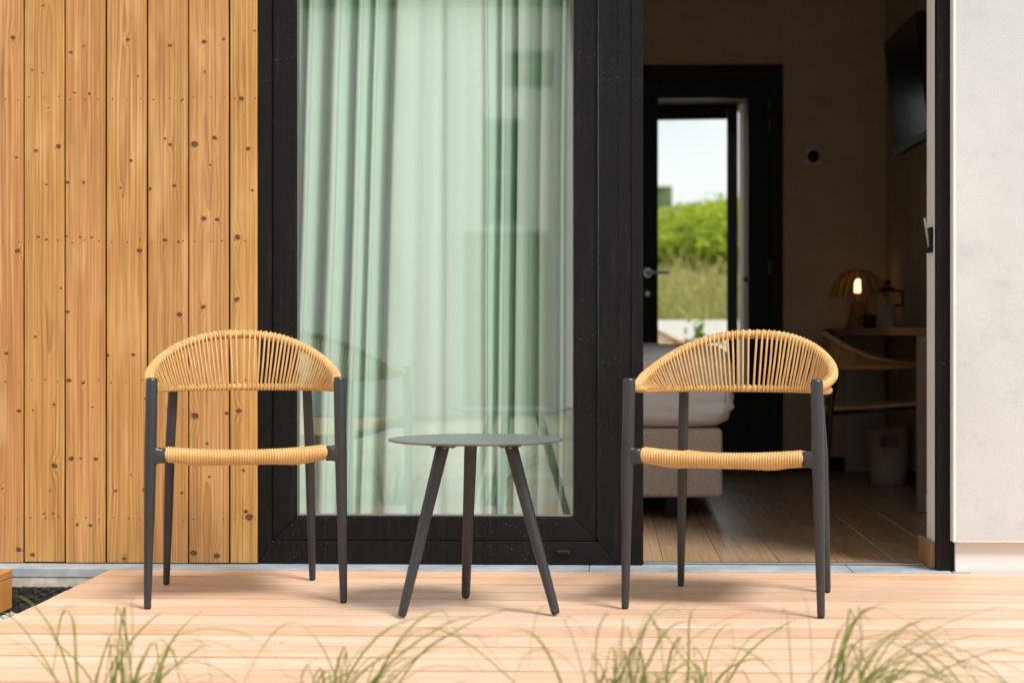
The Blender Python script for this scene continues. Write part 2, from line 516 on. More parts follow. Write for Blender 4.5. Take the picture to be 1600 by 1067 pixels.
def share(name, me, parent=None, loc=None, rot=None):
    o = bpy.data.objects.new(name, me)
    COL.objects.link(o)
    if parent is not None:
        o.parent = parent
    if loc is not None:
        o.location = loc
    if rot is not None:
        o.rotation_euler = rot
    return o


def tag(o, label=None, cat=None, group=None, kind=None):
    if label: o['label'] = label
    if cat: o['category'] = cat
    if group: o['group'] = group
    if kind: o['kind'] = kind
    return o


def thing(name, label, cat, loc=(0, 0, 0), rz=0.0, group=None):
    o = bpy.data.objects.new(name, None)
    o.empty_display_size = 0.1
    COL.objects.link(o)
    o.location = loc
    o.rotation_euler = (0, 0, rz)
    return tag(o, label, cat, group)


def box(bm, x0, x1, y0, y1, z0, z1, bev=0.0, seg=1):
    b = bmesh.new()
    vs = [b.verts.new((x, y, z)) for x in (x0, x1) for y in (y0, y1) for z in (z0, z1)]
    for f in ((0, 1, 3, 2), (4, 6, 7, 5), (0, 4, 5, 1), (2, 3, 7, 6), (0, 2, 6, 4), (1, 5, 7, 3)):
        b.faces.new([vs[i] for i in f])
    bmesh.ops.recalc_face_normals(b, faces=b.faces[:])
    if bev > 0:
        bmesh.ops.bevel(b, geom=b.edges[:], offset=bev, segments=seg, profile=0.5, affect='EDGES')
    merge(bm, b)


def merge(bm, b):
    mp = {v: bm.verts.new(v.co) for v in b.verts}
    for f in b.faces:
        try:
            bm.faces.new([mp[v] for v in f.verts])
        except ValueError:
            pass
    b.free()


def boxobj(name, mat, dims, parent=None, bev=0.0, seg=1, origin=None):
    """box in world/parent metres; its origin goes to the middle of its base unless given"""
    x0, x1, y0, y1, z0, z1 = dims
    o = origin or ((x0 + x1) / 2, (y0 + y1) / 2, z0)
    bm = bmesh.new()
    box(bm, x0 - o[0], x1 - o[0], y0 - o[1], y1 - o[1], z0 - o[2], z1 - o[2], bev, seg)
    return link(name, bm, mat, parent, o)


def prism(bm, poly, y0, y1):
    """XZ polygon extruded along Y"""
    a = [bm.verts.new((x, y0, z)) for x, z in poly]
    b = [bm.verts.new((x, y1, z)) for x, z in poly]
    n = len(poly)
    bm.faces.new(a)
    bm.faces.new(b[::-1])
    for i in range(n):
        bm.faces.new((a[i], b[i], b[(i + 1) % n], a[(i + 1) % n]))


def frames(pts):
    pts = [Vector(p) for p in pts]
    out = []
    up = None
    for i in range(len(pts)):
        t = (pts[min(i + 1, len(pts) - 1)] - pts[max(i - 1, 0)]).normalized()
        if up is None:
            up = Vector((0, 0, 1)) if abs(t.z) < 0.9 else Vector((0, 1, 0))
        u = (up - t * up.dot(t)).normalized()
        up = u
        out.append((pts[i], t, u, t.cross(u)))
    return out


def tube(bm, pts, rad, n=8, cap=True):
    if not hasattr(rad, '__len__'):
        rad = [rad] * len(pts)
    rings = []
    for (p, t, u, v), r in zip(frames(pts), rad):
        rings.append([bm.verts.new(p + (u * math.cos(2 * math.pi * k / n) + v * math.sin(2 * math.pi * k / n)) * r) for k in range(n)])
    for a, b in zip(rings, rings[1:]):
        for k in range(n):
            bm.faces.new((a[k], a[(k + 1) % n], b[(k + 1) % n], b[k]))
    if cap:
        bm.faces.new(rings[0][::-1])
        bm.faces.new(rings[-1])


def lathe(bm, prof, n=32, cx=0, cy=0):
    rings = []
    for r, z in prof:
        if r < 1e-6:
            rings.append([bm.verts.new((cx, cy, z))])
        else:
            rings.append([bm.verts.new((cx + r * math.cos(2 * math.pi * k / n), cy + r * math.sin(2 * math.pi * k / n), z)) for k in range(n)])
    for a, b in zip(rings, rings[1:]):
        for k in range(n):
            j = (k + 1) % n
            if len(a) == 1 and len(b) == 1:
                continue
            if len(a) == 1:
                bm.faces.new((a[0], b[j], b[k]))
            elif len(b) == 1:
                bm.faces.new((a[k], a[j], b[0]))
            else:
                bm.faces.new((a[k], a[j], b[j], b[k]))
    return bm


KIDS = None


def copy_tree(o, parent=None, kids=None):
    if kids is None:
        kids = {}
        for q in scene.objects:
            if q.parent:
                kids.setdefault(q.parent.name, []).append(q)
    c = o.copy()
    COL.objects.link(c)
    if parent is not None:
        c.parent = parent
    for ch in kids.get(o.name, []):
        copy_tree(ch, c, kids)
    return c


# ================================================================== SETTING
# ground: one sheet to the horizon
bm = bmesh.new()
box(bm, -400, 400, -400, 400, -0.5, -0.15)
tag(link('ground', bm, M['soil']), kind='structure')
# ground behind the house: terrace level
bm = bmesh.new()
box(bm, -12, 12, 5.35, 8.9, -0.149, 0.09)
tag(link('terrace_ground', bm, M['concrete']), kind='structure')

# interior floor of wood-look tiles
floor = bpy.data.objects.new('floor', None)
COL.objects.link(floor)
tag(floor, kind='structure')
fbase = boxobj('subfloor', M['membrane'], (-2.6, 1.62, 0.166, 4.9, -0.12, -0.003), floor)
pw, plen = 0.2, 1.2
tile_meshes = {}
i = 0
x = -2.6 + 0.006
while x < 1.62:
    w = min(pw, 1.62 - x)
    y = 0.167 - ((i * 0.47) % 1.0) * plen
    while y < 4.75:
        y0, y1 = max(y, 0.167), min(y + plen, 4.75)
        if y1 - y0 > 0.03:
            key = (round(w, 3), round(y1 - y0, 3))
            if key not in tile_meshes:
                bm = bmesh.new()
                box(bm, -w / 2 + 0.001, w / 2 - 0.001, -(y1 - y0) / 2 + 0.001, (y1 - y0) / 2 - 0.001, -0.01, 0, 0.0008)
                tile_meshes[key] = link('floor_tile', bm, M['floor'], floor, (x + w / 2, (y0 + y1) / 2, 0.001)).data
            else:
                share('floor_tile', tile_meshes[key], floor, (x + w / 2, (y0 + y1) / 2, 0.001))
        y += plen
    x += pw
    i += 1

# deck of boards
deck = bpy.data.objects.new('deck', None)
COL.objects.link(deck)
tag(deck, kind='structure')
pitch = 0.1575
DX0, DX1 = -1.662, 3.6
for k in range(12):
    y1 = -0.004 - k * pitch
    y0 = y1 - pitch + 0.0075
    L = DX1 - DX0 - random.uniform(0, 0.003)
    bm = bmesh.new()
    box(bm, 0, L, -(y1 - y0) / 2, (y1 - y0) / 2, -0.028, 0, 0.0028)
    o = link('deck_board', bm, M['deck'], deck, (DX0 + random.uniform(0, 0.004), (y0 + y1) / 2, -0.003 + random.uniform(-0.0008, 0.0004)))
yf = -0.004 - 12 * pitch
boxobj('fascia_board', M['deck'], (DX0 + 0.003, DX1, yf - 0.022, yf - 0.001, -0.146, -0.034), deck, 0.002)
boxobj('fascia_board', M['deck'], (DX0 + 0.004, DX0 + 0.026, yf, -0.05, -0.146, -0.034), deck, 0.002)
for k in range(5):
    yy = -0.2 - k * 0.4
    boxobj('joist', M['oak'], (DX0 + 0.03, DX1, yy - 0.02, yy + 0.02, -0.149, -0.034), deck)

# neighbouring deck at the left
nd = bpy.data.objects.new('deck', None)
COL.objects.link(nd)
tag(nd, kind='structure')
for k in range(14):
    x1 = -1.979 - k * 0.13
    bm = bmesh.new()
    box(bm, -0.0635, 0.0635, -1.02, 1.02, -0.026, 0, 0.002)
    link('deck_board', bm, M['ndeck'], nd, (x1 - 0.065, -1.05, 0.0))
boxobj('fascia_board', M['ndeck'], (-2.002, -1.981, -2.07, -0.031, -0.128, -0.0275), nd, 0.0015, origin=(-1.99, -1.05, -0.08))
boxobj('joist', M['oak'], (-3.7, -2.01, -0.2, -0.16, -0.149, -0.028), nd)
boxobj('joist', M['oak'], (-3.7, -2.01, -1.9, -1.86, -0.149, -0.028), nd)

# ================================================================== HOUSE
# timber wall
tw = thing('timber_wall', 'honey coloured wall of vertical knotty boards beside the black glass door', 'wall', (0, 0, 0))
KN = {
 1: (-2.135, -1.992, [(0.034,1.804,2),(0.046,1.393,1),(0.051,1.072,2),(0.011,0.721,1.5),(0.055,0.523,1.6),(0.0,0.259,1),(0.054,0.048,2.2)]),
 2: (-1.992, -1.849, [(-0.005,1.911,1),(-0.042,1.69,1),(-0.007,1.681,1),(0.015,1.56,0.8),(-0.029,1.413,1.6),(0.05,1.428,2.2),(0.007,1.296,0.8),(-0.02,1.12,1),(0.009,1.109,1.1),(0.058,0.942,1),(-0.031,0.776,1),(-0.04,0.523,1),(0.033,0.543,1),(0.035,0.334,2.2),(0.018,0.248,0.8),(-0.002,0.169,1),(0.031,0.169,1.1),(-0.042,0.028,2)]),
 3: (-1.849, -1.707, [(-0.05,1.753,1.7),(-0.006,1.774,1),(-0.037,1.614,1.1),(0.016,1.61,1.1),(-0.061,1.307,1.5),(-0.006,1.307,1.2),(-0.066,1.122,1),(-0.019,1.118,1.2),(0.021,1.118,1),(-0.061,0.863,1.6),(-0.057,0.628,1.9),(-0.008,0.62,1.5),(0.025,0.536,0.8),(-0.048,0.361,2.1),(-0.017,0.361,1),(0.036,0.359,1.7),(-0.028,0.134,1.3),(0.016,0.132,1.3)]),
 4: (-1.707, -1.565, [(0.003,1.795,1.6),(0.04,1.67,0.9),(0.016,1.381,1.5),(-0.021,1.287,0.9),(0.045,1.072,2.1),(0.023,0.716,1.6),(-0.064,0.714,1.3),(0.065,0.567,1),(-0.037,0.249,1.5),(0.063,0.254,2),(0.012,0.306,0.8),(-0.008,0.017,1.6)]),
 5: (-1.565, -1.422, [(0.006,1.775,1.7),(0.046,1.586,1),(-0.011,1.457,1),(0.008,1.435,1.6),(-0.062,1.284,1.4),(0.022,1.295,1.7),(-0.013,1.109,1.5),(0.038,1.104,1.3),(0.04,0.854,2.1),(0.0,0.528,1.2),(0.048,0.243,1.3)]),
 6: (-1.422, -1.281, [(-0.015,1.785,1.8),(0.051,1.794,1.4),(-0.013,1.682,1),(-0.048,1.435,2.8),(0.02,1.457,1.9),(0.005,1.365,1),(-0.017,1.181,2),(0.029,1.176,1.8),(-0.019,0.878,2),(-0.048,0.506,2.9),(0.06,0.515,1.6),(-0.006,0.412,1.2),(0.001,0.298,1.1),(-0.054,0.037,2.6),(0.027,0.027,2.4)]),
 7: (-1.281, -1.183, [(-0.008,1.59,2),(0.016,1.419,1.9),(0.029,1.277,1.3),(-0.022,1.117,2.3),(-0.024,0.905,2.2),(-0.017,0.522,2.2),(-0.002,0.32,1.2),(0.018,0.161,3),(0.007,0.18,1.6),(0.038,1.822,1)]),
}
extra = {0: (-2.278, -2.135, [(0.02, 1.3, 2), (-0.03, 0.6, 1.6), (0.04, 1.8, 1.4)]), -1: (-2.42, -2.278, [(0.0, 0.9, 2), (0.04, 1.5, 1.5)]),
         -2: (-2.563, -2.42, [(0.03, 0.4, 2), (-0.03, 1.2, 1.8)])}
KN.update(extra)
seeds = {1: 3.3, 2: 8.1, 3: 14.6, 4: 21.9, 5: 27.4, 6: 33.2, 7: 41.7, 0: 50.2, -1: 57.7, -2: 63.1}
for k, (xa, xb, kn) in sorted(KN.items()):
    w = xb - xa - 0.0062
    hue = random.uniform(0.90, 1.09)
    warm = (1.04, random.uniform(0.92, 1.02), random.uniform(0.78, 1.0))
    kn = [(a, b - 0.004, s) for a, b, s in kn] + [(random.uniform(-.05, .05), random.uniform(1.95, 2.7), random.uniform(1, 2)) for _ in range(2)]
    m = wood('spruce_board', tuple(c * hue * q for c, q in zip(PLANK_L, warm)), tuple(c * hue * q for c, q in zip(PLANK_M, warm)), PLANK_D, 'z', kn, seeds[k], ring=0.0095, late=0.70, wander=0.034,
             streak=0.60, rough=0.56, bump=0.6, blotch=(0.70, 0.46, 0.22))
    bm = bmesh.new()
    box(bm, -w / 2, w / 2, -0.012, 0.012, 0, 2.8, 0.0012)
    o = link('plank', bm, m, tw, ((xa + xb) / 2, 0.132 + random.uniform(-0.0012, 0.0012), 0.004 + random.uniform(-0.0015, 0.002)), (0, random.uniform(-0.0006, 0.0006), 0))
    bm = bmesh.new()
    for zz in (0.15, 0.62, 1.10, 1.59, 2.1):
        for fx in (-0.36, 0.02, 0.37):
            px, pz = fx * w + random.uniform(-0.006, 0.006), zz + random.uniform(-0.004, 0.006)
            r = random.uniform(0.0017, 0.0026)
            ring = [bm.verts.new((px + r * math.cos(a * math.pi / 3), -0.0126, pz + 1.25 * r * math.sin(a * math.pi / 3))) for a in range(6)]
            bk = [bm.verts.new((v.co.x, -0.0118, v.co.z)) for v in ring]
            bm.faces.new(ring)
            for a in range(6):
                bm.faces.new((ring[a], bk[a], bk[(a + 1) % 6], ring[(a + 1) % 6]))
    tag(link('nail_row', bm, M['nail'], o), kind='stuff')
boxobj('backing_sheet', M['membrane'], (-2.6, -1.187, 0.146, 0.30, 0.002, 2.8), tw)
tag(tw.children[-1] if tw.children else tw)

# black framed glass door
gd = thing('glass_door', 'tall black framed glass sliding door standing half open in front of the mint curtain', 'door', (0, 0, 0))
H0 = 2.42
JL0, JL1, SL, SR, JR0, JR1 = -1.185, -1.138, -1.057, -0.102, -0.020, 0.046


def member(name, poly, y0, y1, bev=0.0012):
    b = bmesh.new()
    cx = sum(p[0] for p in poly) / len(poly)
    z0 = min(p[1] for p in poly)
    prism(b, [(x - cx, z - z0) for x, z in poly], 0, y1 - y0)
    bmesh.ops.recalc_face_normals(b, faces=b.faces[:])
    bmesh.ops.bevel(b, geom=b.edges[:], offset=bev, segments=1, affect='EDGES')
    return link(name, b, M['frame'], gd, (cx, y0, z0))

g = 0.0006
# outer frame, mitred at the foot
member('frame_jamb', [(JL0, 0.003), (JL1 - g, 0.079 + g), (JL1 - g, H0), (JL0, H0)], 0.131, 0.26)
member('frame_jamb', [(JR1, 0.003), (JR1, H0), (JR0 + g, H0), (JR0 + g, 0.079 + g)], 0.131, 0.26)
member('frame_rail', [(JL0 + 2 * g, 0.003), (JR1 - 2 * g, 0.003), (JR0, 0.079), (JL1, 0.079)], 0.1318, 0.258)
member('frame_rail', [(JL0, H0 + 0.001), (1.19, H0 + 0.001), (1.19, H0 + 0.08), (JL0, H0 + 0.08)], 0.131, 0.26)
# sash, mitred
member('sash_stile', [(JL1 + 0.001, 0.0805), (SL, 0.1610), (SL, H0 - 0.002), (JL1 + 0.001, H0 - 0.002)], 0.146, 0.215)
member('sash_stile', [(JR0 - 0.001, 0.0805), (JR0 - 0.001, H0 - 0.002), (SR, H0 - 0.002), (SR, 0.1610)], 0.146, 0.215)
member('sash_rail', [(JL1 + 0.003, 0.0803), (JR0 - 0.003, 0.0803), (SR - 0.0006, 0.1603), (SL + 0.0006, 0.1603)], 0.1464, 0.214)
# sliding leaf stile beside the opening
member('sliding_stile', [(JR1 + 0.001, 0.006), (0.0915, 0.006), (0.0915, H0 - 0.002), (JR1 + 0.001, H0 - 0.002)], 0.134, 0.262)
member('sliding_stile', [(0.0925, 0.004), (0.133, 0.004), (0.133, H0 - 0.002), (0.0925, H0 - 0.002)], 0.131, 0.262)
# right post
member('frame_jamb', [(1.106, 0.002), (1.187, 0.002), (1.187, H0), (1.106, H0)], 0.031, 0.070)
# glazing beads and pane
bw = 0.0055
member('glazing_bead', [(SL + 0.001, 0.162), (SL + bw, 0.162), (SL + bw, H0), (SL + 0.001, H0)], 0.158, 0.19).data.materials[0] = M['bead']
member('glazing_bead', [(SR - bw, 0.162), (SR - 0.001, 0.162), (SR - 0.001, H0), (SR - bw, H0)], 0.158, 0.19).data.materials[0] = M['bead']
member('glazing_bead', [(SL + bw + 0.001, 0.162), (SR - bw - 0.001, 0.162), (SR - bw - 0.001, 0.162 + bw), (SL + bw + 0.001, 0.162 + bw)], 0.158, 0.19).data.materials[0] = M['bead']
boxobj('glass_pane', M['glass'], (SL + 0.002, SR - 0.002, 0.172, 0.178, 0.163, H0), gd)
# drain cap, floor track, lock keep
b = bmesh.new()
box(b, -0.021, 0.021, -0.006, 0.0, -0.006, 0.006, 0.002)
box(b, -0.019, 0.019, -0.010, -0.004, 0.002, 0.0065, 0.001)
link('drain_cap', b, M['foot'], gd, (-0.139, 0.1315, 0.045))
boxobj('floor_track', M['steel'], (0.135, 1.088, 0.166, 0.20, 0.0015, 0.0065), gd, 0.001)
b = bmesh.new()
box(b, -0.006, 0.006, -0.035, 0.035, -0.042, 0.042, 0.002)
lk = link('lock_keep', M and b, M['black'], gd, (1.104, 0.15, 1.105))
b = bmesh.new()
box(b, -0.004, 0.004, -0.004, 0.004, -0.05, 0.05, 0.001)
link('lock_lever', b, M['steel'], lk, (-0.012, -0.012, 0.025), (0, R(-9), 0))

# threshold of bluestone slabs
th = thing('threshold', 'blue grey stone threshold running under the glass door and boards', 'threshold')
for xa, xb in ((-2.7, -0.9), (-0.9, -0.05), (-0.05, 0.823), (0.823, 1.150)):
    boxobj('stone_slab', M['stone'], (xa + 0.001, xb - 0.001, 0.0, 0.165, -0.030, 0.0), th, 0.0015)
boxobj('stone_slab', M['stone'], (1.1505, 1.212, -0.003, 0.010, -0.030, 0.0005), th, 0.001)
boxobj('mortar_bed', M['concrete'], (-2.7, 1.15, 0.003, 0.165, -0.064, -0.031), th)
b = bmesh.new()
nx, nz = 130, 10
grid = [[b.verts.new((-2.7 + 1.25 * ix / nx, -0.012 - 0.010 * noise.noise((ix * 0.6, iz * 0.7, 3.0)), -0.150 + 0.087 * iz / nz + (0.006 * noise.noise((ix * 0.9, 0, 0)) if iz == nz else 0))) for iz in range(nz + 1)] for ix in range(nx + 1)]
for ix in range(nx):
    for iz in range(nz):
        b.faces.new((grid[ix][iz], grid[ix + 1][iz], grid[ix + 1][iz + 1], grid[ix][iz + 1]))
top_b = [b.verts.new((grid[ix][nz].co.x, 0.1, grid[ix][nz].co.z)) for ix in range(nx + 1)]
for ix in range(nx):
    b.faces.new((grid[ix][nz], grid[ix + 1][nz], top_b[ix + 1], top_b[ix]))
link('foundation_membrane', b, M['membrane'], th)

# gravel between the decks
b = bmesh.new()
for _ in range(420):
    cx, cy = random.uniform(-1.99, -1.60), random.uniform(-1.0, -0.03)
    s = random.uniform(0.006, 0.018)
    q = Matrix.Rotation(random.uniform(0, 6.28), 4, 'Z') @ Matrix.Diagonal((1, random.uniform(.6, 1), random.uniform(.5, .8), 1))
    ico = bmesh.new()
    bmesh.ops.create_icosphere(ico, subdivisions=1, radius=s)
    for v in ico.verts:
        v.co = q @ (v.co * random.uniform(0.85, 1.12)) + Vector((cx, cy, -0.148 + s * 0.3))
    merge(b, ico)
tag(link('gravel', b, M['gravel']), kind='stuff')

# white rendered wall at the right
ww = thing('white_wall', 'white textured rendered wall to one side of the open doorway', 'wall')
boxobj('rendered_face', M['plaster'], (1.1615, 4.2, -0.015, 0.30, 0.106, 2.8), ww)
boxobj('corner_bead', M['jamb'], (1.150, 1.161, -0.0165, 0.094, 0.100, 2.8), ww, 0.002)
boxobj('corner_bead', M['jamb'], (1.1625, 4.2, -0.0165, 0.05, 0.1015, 0.1055), ww)
boxobj('plinth', M['plinth'], (1.1635, 4.2, 0.0115, 0.30, -0.15, 0.101), ww)

# room shell
def wallbox(name, label, mat, dims, cat='wall'):
    o = boxobj(name, mat, dims)
    return tag(o, label, cat)

ct = boxobj('ceiling', M['ceil'], (-2.7, 4.2, 0.31, 5.3, 2.805, 2.9)); tag(ct, kind='structure')
rf = boxobj('roof', M['roof'], (-2.8, 4.3, 0.12, 5.4, 2.901, 3.0)); tag(rf, 'flat roof over the room and doorway', 'roof')
ln = boxobj('lintel_wall', M['room'], (-1.186, 1.16, 0.131, 0.30, 2.505, 2.8)); tag(ln, 'strip of wall above the sliding door frame', 'wall')
sw = boxobj('side_wall', M['room'], (-2.72, -2.60, 0.146, 5.3, -0.12, 2.803)); tag(sw, 'dark plaster wall behind the curtain at the bed end', 'wall')
rw = thing('room_wall', 'taupe plaster wall of the room behind the desk and television', 'wall')
boxobj('wall_face', M['room'], (1.62, 1.80, 0.31, 4.9, -0.12, 2.803), rw)
boxobj('skirting', M['black'], (1.605, 1.619, 0.7, 4.305, 0.002, 0.07), rw)
# wall nib beside the opening, light plaster with a wooden skirting
nb = thing('doorway_nib', 'light plaster reveal beside the open doorway with an oak skirting at its foot', 'wall')
boxobj('plaster_reveal', M['jamb'], (1.110, 1.6, 0.071, 0.235, 0.002, 2.803), nb)
boxobj('skirting', M['oak'], (1.092, 1.1095, 0.0715, 0.30, 0.002, 0.088), nb, 0.002)
# back wall with the doorway
BY = 4.31
bwl = thing('back_wall', 'dark taupe plaster wall at the back of the room around the black door', 'wall')
boxobj('wall_face', M['room'], (-2.60, 0.102, BY, 4.45, -0.12, 2.803), bwl)
boxobj('wall_face', M['room'], (1.031, 1.62, BY, 4.45, -0.12, 2.803), bwl)
boxobj('wall_face', M['room'], (0.102, 1.031, BY, 4.45, 2.34, 2.803), bwl)
boxobj('skirting', M['black'], (1.033, 1.604, BY - 0.014, BY - 0.001, 0.002, 0.08), bwl)
# vestibule reveal behind the door
vs = thing('porch_wall', 'pale plaster reveal glimpsed behind the black glazed back door', 'wall')
boxobj('side_face', M['porch'], (0.853, 1.05, 4.451, 5.30, -0.12, 2.3), vs)
boxobj('side_face', M['white'], (0.00, 0.14, 4.451, 5.30, -0.12, 2.3), vs)
boxobj('ceiling_face', M['porch'], (0.14, 0.853, 4.451, 5.30, 2.19, 2.3), vs)
b = bmesh.new()
lathe(b, [(0, 0), (0.02, 0), (0.02, 0.012), (0.011, 0.02), (0, 0.022)], 16)
link('latch_knob', b, M['black'], vs, (0.852, 4.66, 1.113), (0, R(-90), 0))

# back door: frame, leaf with pane, handle, hinges
bd = thing('back_door', 'black glazed door with lever handle in the back wall of the room', 'door', (0, 0, 0))
boxobj('door_frame', M['black'], (0.956, 1.030, BY - 0.02, BY + 0.12, 0.002, 2.339), bd, 0.002)
boxobj('door_frame', M['black'], (0.103, 0.180, BY - 0.02, BY + 0.12, 0.002, 2.339), bd, 0.002)
boxobj('door_frame', M['black'], (0.181, 0.955, BY - 0.02, BY + 0.12, 2.258, 2.338), bd, 0.002)
leaf = boxobj('door_leaf', M['black'], (0.829, 0.953, BY - 0.006, BY + 0.05, 0.006, 2.254), bd, 0.002)
boxobj('door_stile', M['black'], (0.184, 0.311, BY - 0.006, BY + 0.05, 0.006, 2.254), bd, 0.002)
boxobj('door_rail', M['black'], (0.312, 0.828, BY - 0.006, BY + 0.05, 2.146, 2.254), bd, 0.002)
boxobj('door_panel', M['black'], (0.312, 0.828, BY - 0.006, BY + 0.05, 0.006, 0.47), bd, 0.002)
boxobj('glass_pane', M['clear'], (0.311, 0.829, BY + 0.018, BY + 0.024, 0.468, 2.148), bd)
b = bmesh.new()
tube(b, [(0, 0, 0), (0, -0.045, 0), (0.012, -0.052, 0), (0.125, -0.054, -0.001)], [0.010, 0.010, 0.010, 0.009], 10)
hd = link('handle', b, M['steel'], bd, (0.252, BY - 0.007, 1.140))
b = bmesh.new()
lathe(b, [(0, 0), (0.027, 0), (0.027, 0.008), (0, 0.009)], 20)
hr = link('rose', b, M['steel'], hd, (0, -0.001, 0), (R(90), 0, 0))
b = bmesh.new()
lathe(b, [(0, 0), (0.025, 0), (0.025, 0.01), (0.012, 0.016), (0, 0.016)], 20)
link('lock_cylinder', b, M['steel'], bd, (0.250, BY - 0.007, 1.02), (R(90), 0, 0))
for zz in (2.11, 1.98, 1.17, 0.52):
    b = bmesh.new()
    tube(b, [(0, 0, -0.04), (0, 0, 0.04)], 0.006, 8)
    link('hinge', b, M['steel'], bd, (0.9545, BY - 0.013, zz))
# outer porch door, ajar
od = thing('porch_door', 'black outer door with a clear pane seen through the back door, slightly ajar', 'door', (0.22, 4.95, 0), R(-5))
boxobj('door_stile', M['black'], (0.532, 0.598, -0.02, 0.03, 0.05, 2.215), od, 0.002)
boxobj('door_stile', M['black'], (-0.05, 0.08, -0.02, 0.03, 0.05, 2.215), od, 0.002)
boxobj('door_rail', M['black'], (0.081, 0.531, -0.02, 0.03, 2.10, 2.215), od, 0.002)
boxobj('door_rail', M['black'], (0.081, 0.531, -0.02, 0.03, 0.05, 0.3), od, 0.002)
boxobj('glass_pane', M['clear'], (0.079, 0.533, 0.001, 0.006, 0.298, 2.102), od)

# ================================================================== ROOM CONTENTS
# curtain
def curtain():
    ctrl = [(-1.30, .46), (-1.22, .36), (-1.165, .50), (-1.125, .35), (-1.099, .47), (-1.062, .345), (-1.020, .52), (-0.962, .33), (-0.918, .52), (-0.880, .34),
            (-0.850, .50), (-0.826, .35), (-0.797, .52), (-0.735, .342), (-0.675, .358), (-0.625, .350), (-0.585, .366), (-0.535, .346), (-0.485, .360), (-0.435, .372),
            (-0.410, .35), (-0.386, .43), (-0.358, .345), (-0.329, .52), (-0.300, .35), (-0.272, .39), (-0.249, .50), (-0.212, .345), (-0.190, .38), (-0.170, .50), (-0.138, .35), (-0.105, .50),
            (-0.06, .35), (-0.01, .47), (0.045, .36), (0.075, .42)]
    bm = bmesh.new()
    cols = []
    per = 7
    us = []
    for i in range(len(ctrl) - 1):
        for k in range(per):
            us.append((i, k / per))
    us.append((len(ctrl) - 2, 1.0))
    zs = [0.02 + 2.4 * j / 34 for j in range(35)]
    for (i, f) in us:
        xa, ya = ctrl[i]
        xb, yb = ctrl[i + 1]
        s = (1 - math.cos(math.pi * f)) / 2
        if yb > ya:
            s = s ** 2.0
        else:
            s = 1 - (1 - s) ** 2.0
        col = []
        for z in zs:
            amp = 1.0 + 0.12 * noise.noise((xa * 7, z * 0.6, 1.0))
            x = xa + (xb - xa) * f
            # fold flanks bulge so that deep folds overlap a little
            x += 0.009 * math.sin(2 * math.pi * f) * (1 if ya > yb else -1) * min(1, abs(yb - ya) / 0.1)
            lean = 0.032 * (z - 1.0) * max(0.0, min(1.0, (-0.55 - x) / 0.25)) + 0.010 * (z - 0.8) * (1 if x > -0.4 else 0)
            x += lean + 0.006 * noise.noise((x * 5, z * 1.1, 7.0))
            y = 0.40 + ((ya + (yb - ya) * s) - 0.40) * amp * 0.8 + 0.006 * noise.noise((x * 9, z * 1.7, 2.0))
            col.append(bm.verts.new((x, y, z)))
        cols.append(col)
    for a, b in zip(cols, cols[1:]):
        for j in range(len(zs) - 1):
            bm.faces.new((a[j], b[j], b[j + 1], a[j + 1]))
    o = link('curtain', bm, M['curtain'], smooth=True)
    return tag(o, 'mint green floor length curtain in loose folds behind the glass', 'curtain')
curtain()

# bed
bed = thing('bed', 'box spring bed with taupe fabric base and white fitted sheet in the dark room', 'bed', (-0.4, 2.4, 0))
b = bmesh.new()
box(b, -1.1, 0.905, -0.74, 0.86, 0.088, 0.383, 0.02, 3)
link('bed_base', b, M['bed'], bed, smooth=False)
for lx in (-0.95, 0.695):
    for ly in (-0.70, 0.78):
        boxobj('leg', M['black'], (lx - 0.03, lx + 0.03, ly - 0.03, ly + 0.03, 0.003, 0.0875), bed)


def pillowy(x0, x1, y0, y1, z0, z1, r, amp, nx=60, ny=40, nz=14):
    """rounded, slightly crumpled upholstered block"""
    bm = bmesh.new()
    bmesh.ops.create_cube(bm, size=2)
    bmesh.ops.subdivide_edges(bm, edges=bm.edges[:], cuts=31, use_grid_fill=True)
    hx, hy, hz = (x1 - x0) / 2, (y1 - y0) / 2, (z1 - z0) / 2
    for v in bm.verts:
        p = Vector((v.co.x * hx, v.co.y * hy, v.co.z * hz))
        q = Vector((max(-hx + r, min(hx - r, p.x)), max(-hy + r, min(hy - r, p.y)), max(-hz + r, min(hz - r, p.z))))
        d = p - q
        if d.length > 1e-6:
            p = q + d.normalized() * r
        w = noise.noise((p.x * 9, p.y * 9, p.z * 26)) + 0.6 * noise.noise((p.x * 22, p.y * 8, p.z * 60))
        p += (d.normalized() if d.length > 1e-6 else Vector((0, 0, 1))) * w * amp
        v.co = p + Vector(((x0 + x1) / 2, (y0 + y1) / 2, (z0 + z1) / 2))
    return bm

ms = link('mattress', pillowy(-1.12, 0.955, -0.77, 0.88, 0.388, 0.735, 0.10, 0.0115), M['sheet'], bed, smooth=True)
b = bmesh.new()
tube(b, [(0.90, -0.755, 0.44), (0.925, -0.765, 0.50), (0.925, -0.768, 0.57), (0.905, -0.766, 0.64), (0.86, -0.76, 0.69)], 0.005, 6)
link('piping', b, M['sheet'], ms, smooth=True)
boxobj('headboard', M['bed'], (-1.2, -1.12, -0.8, 0.9, 0.1, 1.2), bed, 0.015, 2)

# desk along the right wall
dk = thing('desk', 'narrow wooden desk with a pale end panel along the wall of the dark room', 'desk', (1.45, 3.1, 0))
boxobj('desktop', M['desk'], (-0.20, 0.169, -1.20, 1.20, 0.780, 0.815), dk, 0.002)
boxobj('end_panel', M['panel'], (-0.075, 0.15, -1.19, -1.15, 0.004, 0.779), dk, 0.001)
boxobj('end_panel', M['bin'], (-0.075, 0.15, 1.10, 1.14, 0.004, 0.779), dk, 0.001)
boxobj('socket_box', M['white'], (-0.04, 0.0, -1.206, -1.191, 0.006, 0.085), dk, 0.001)

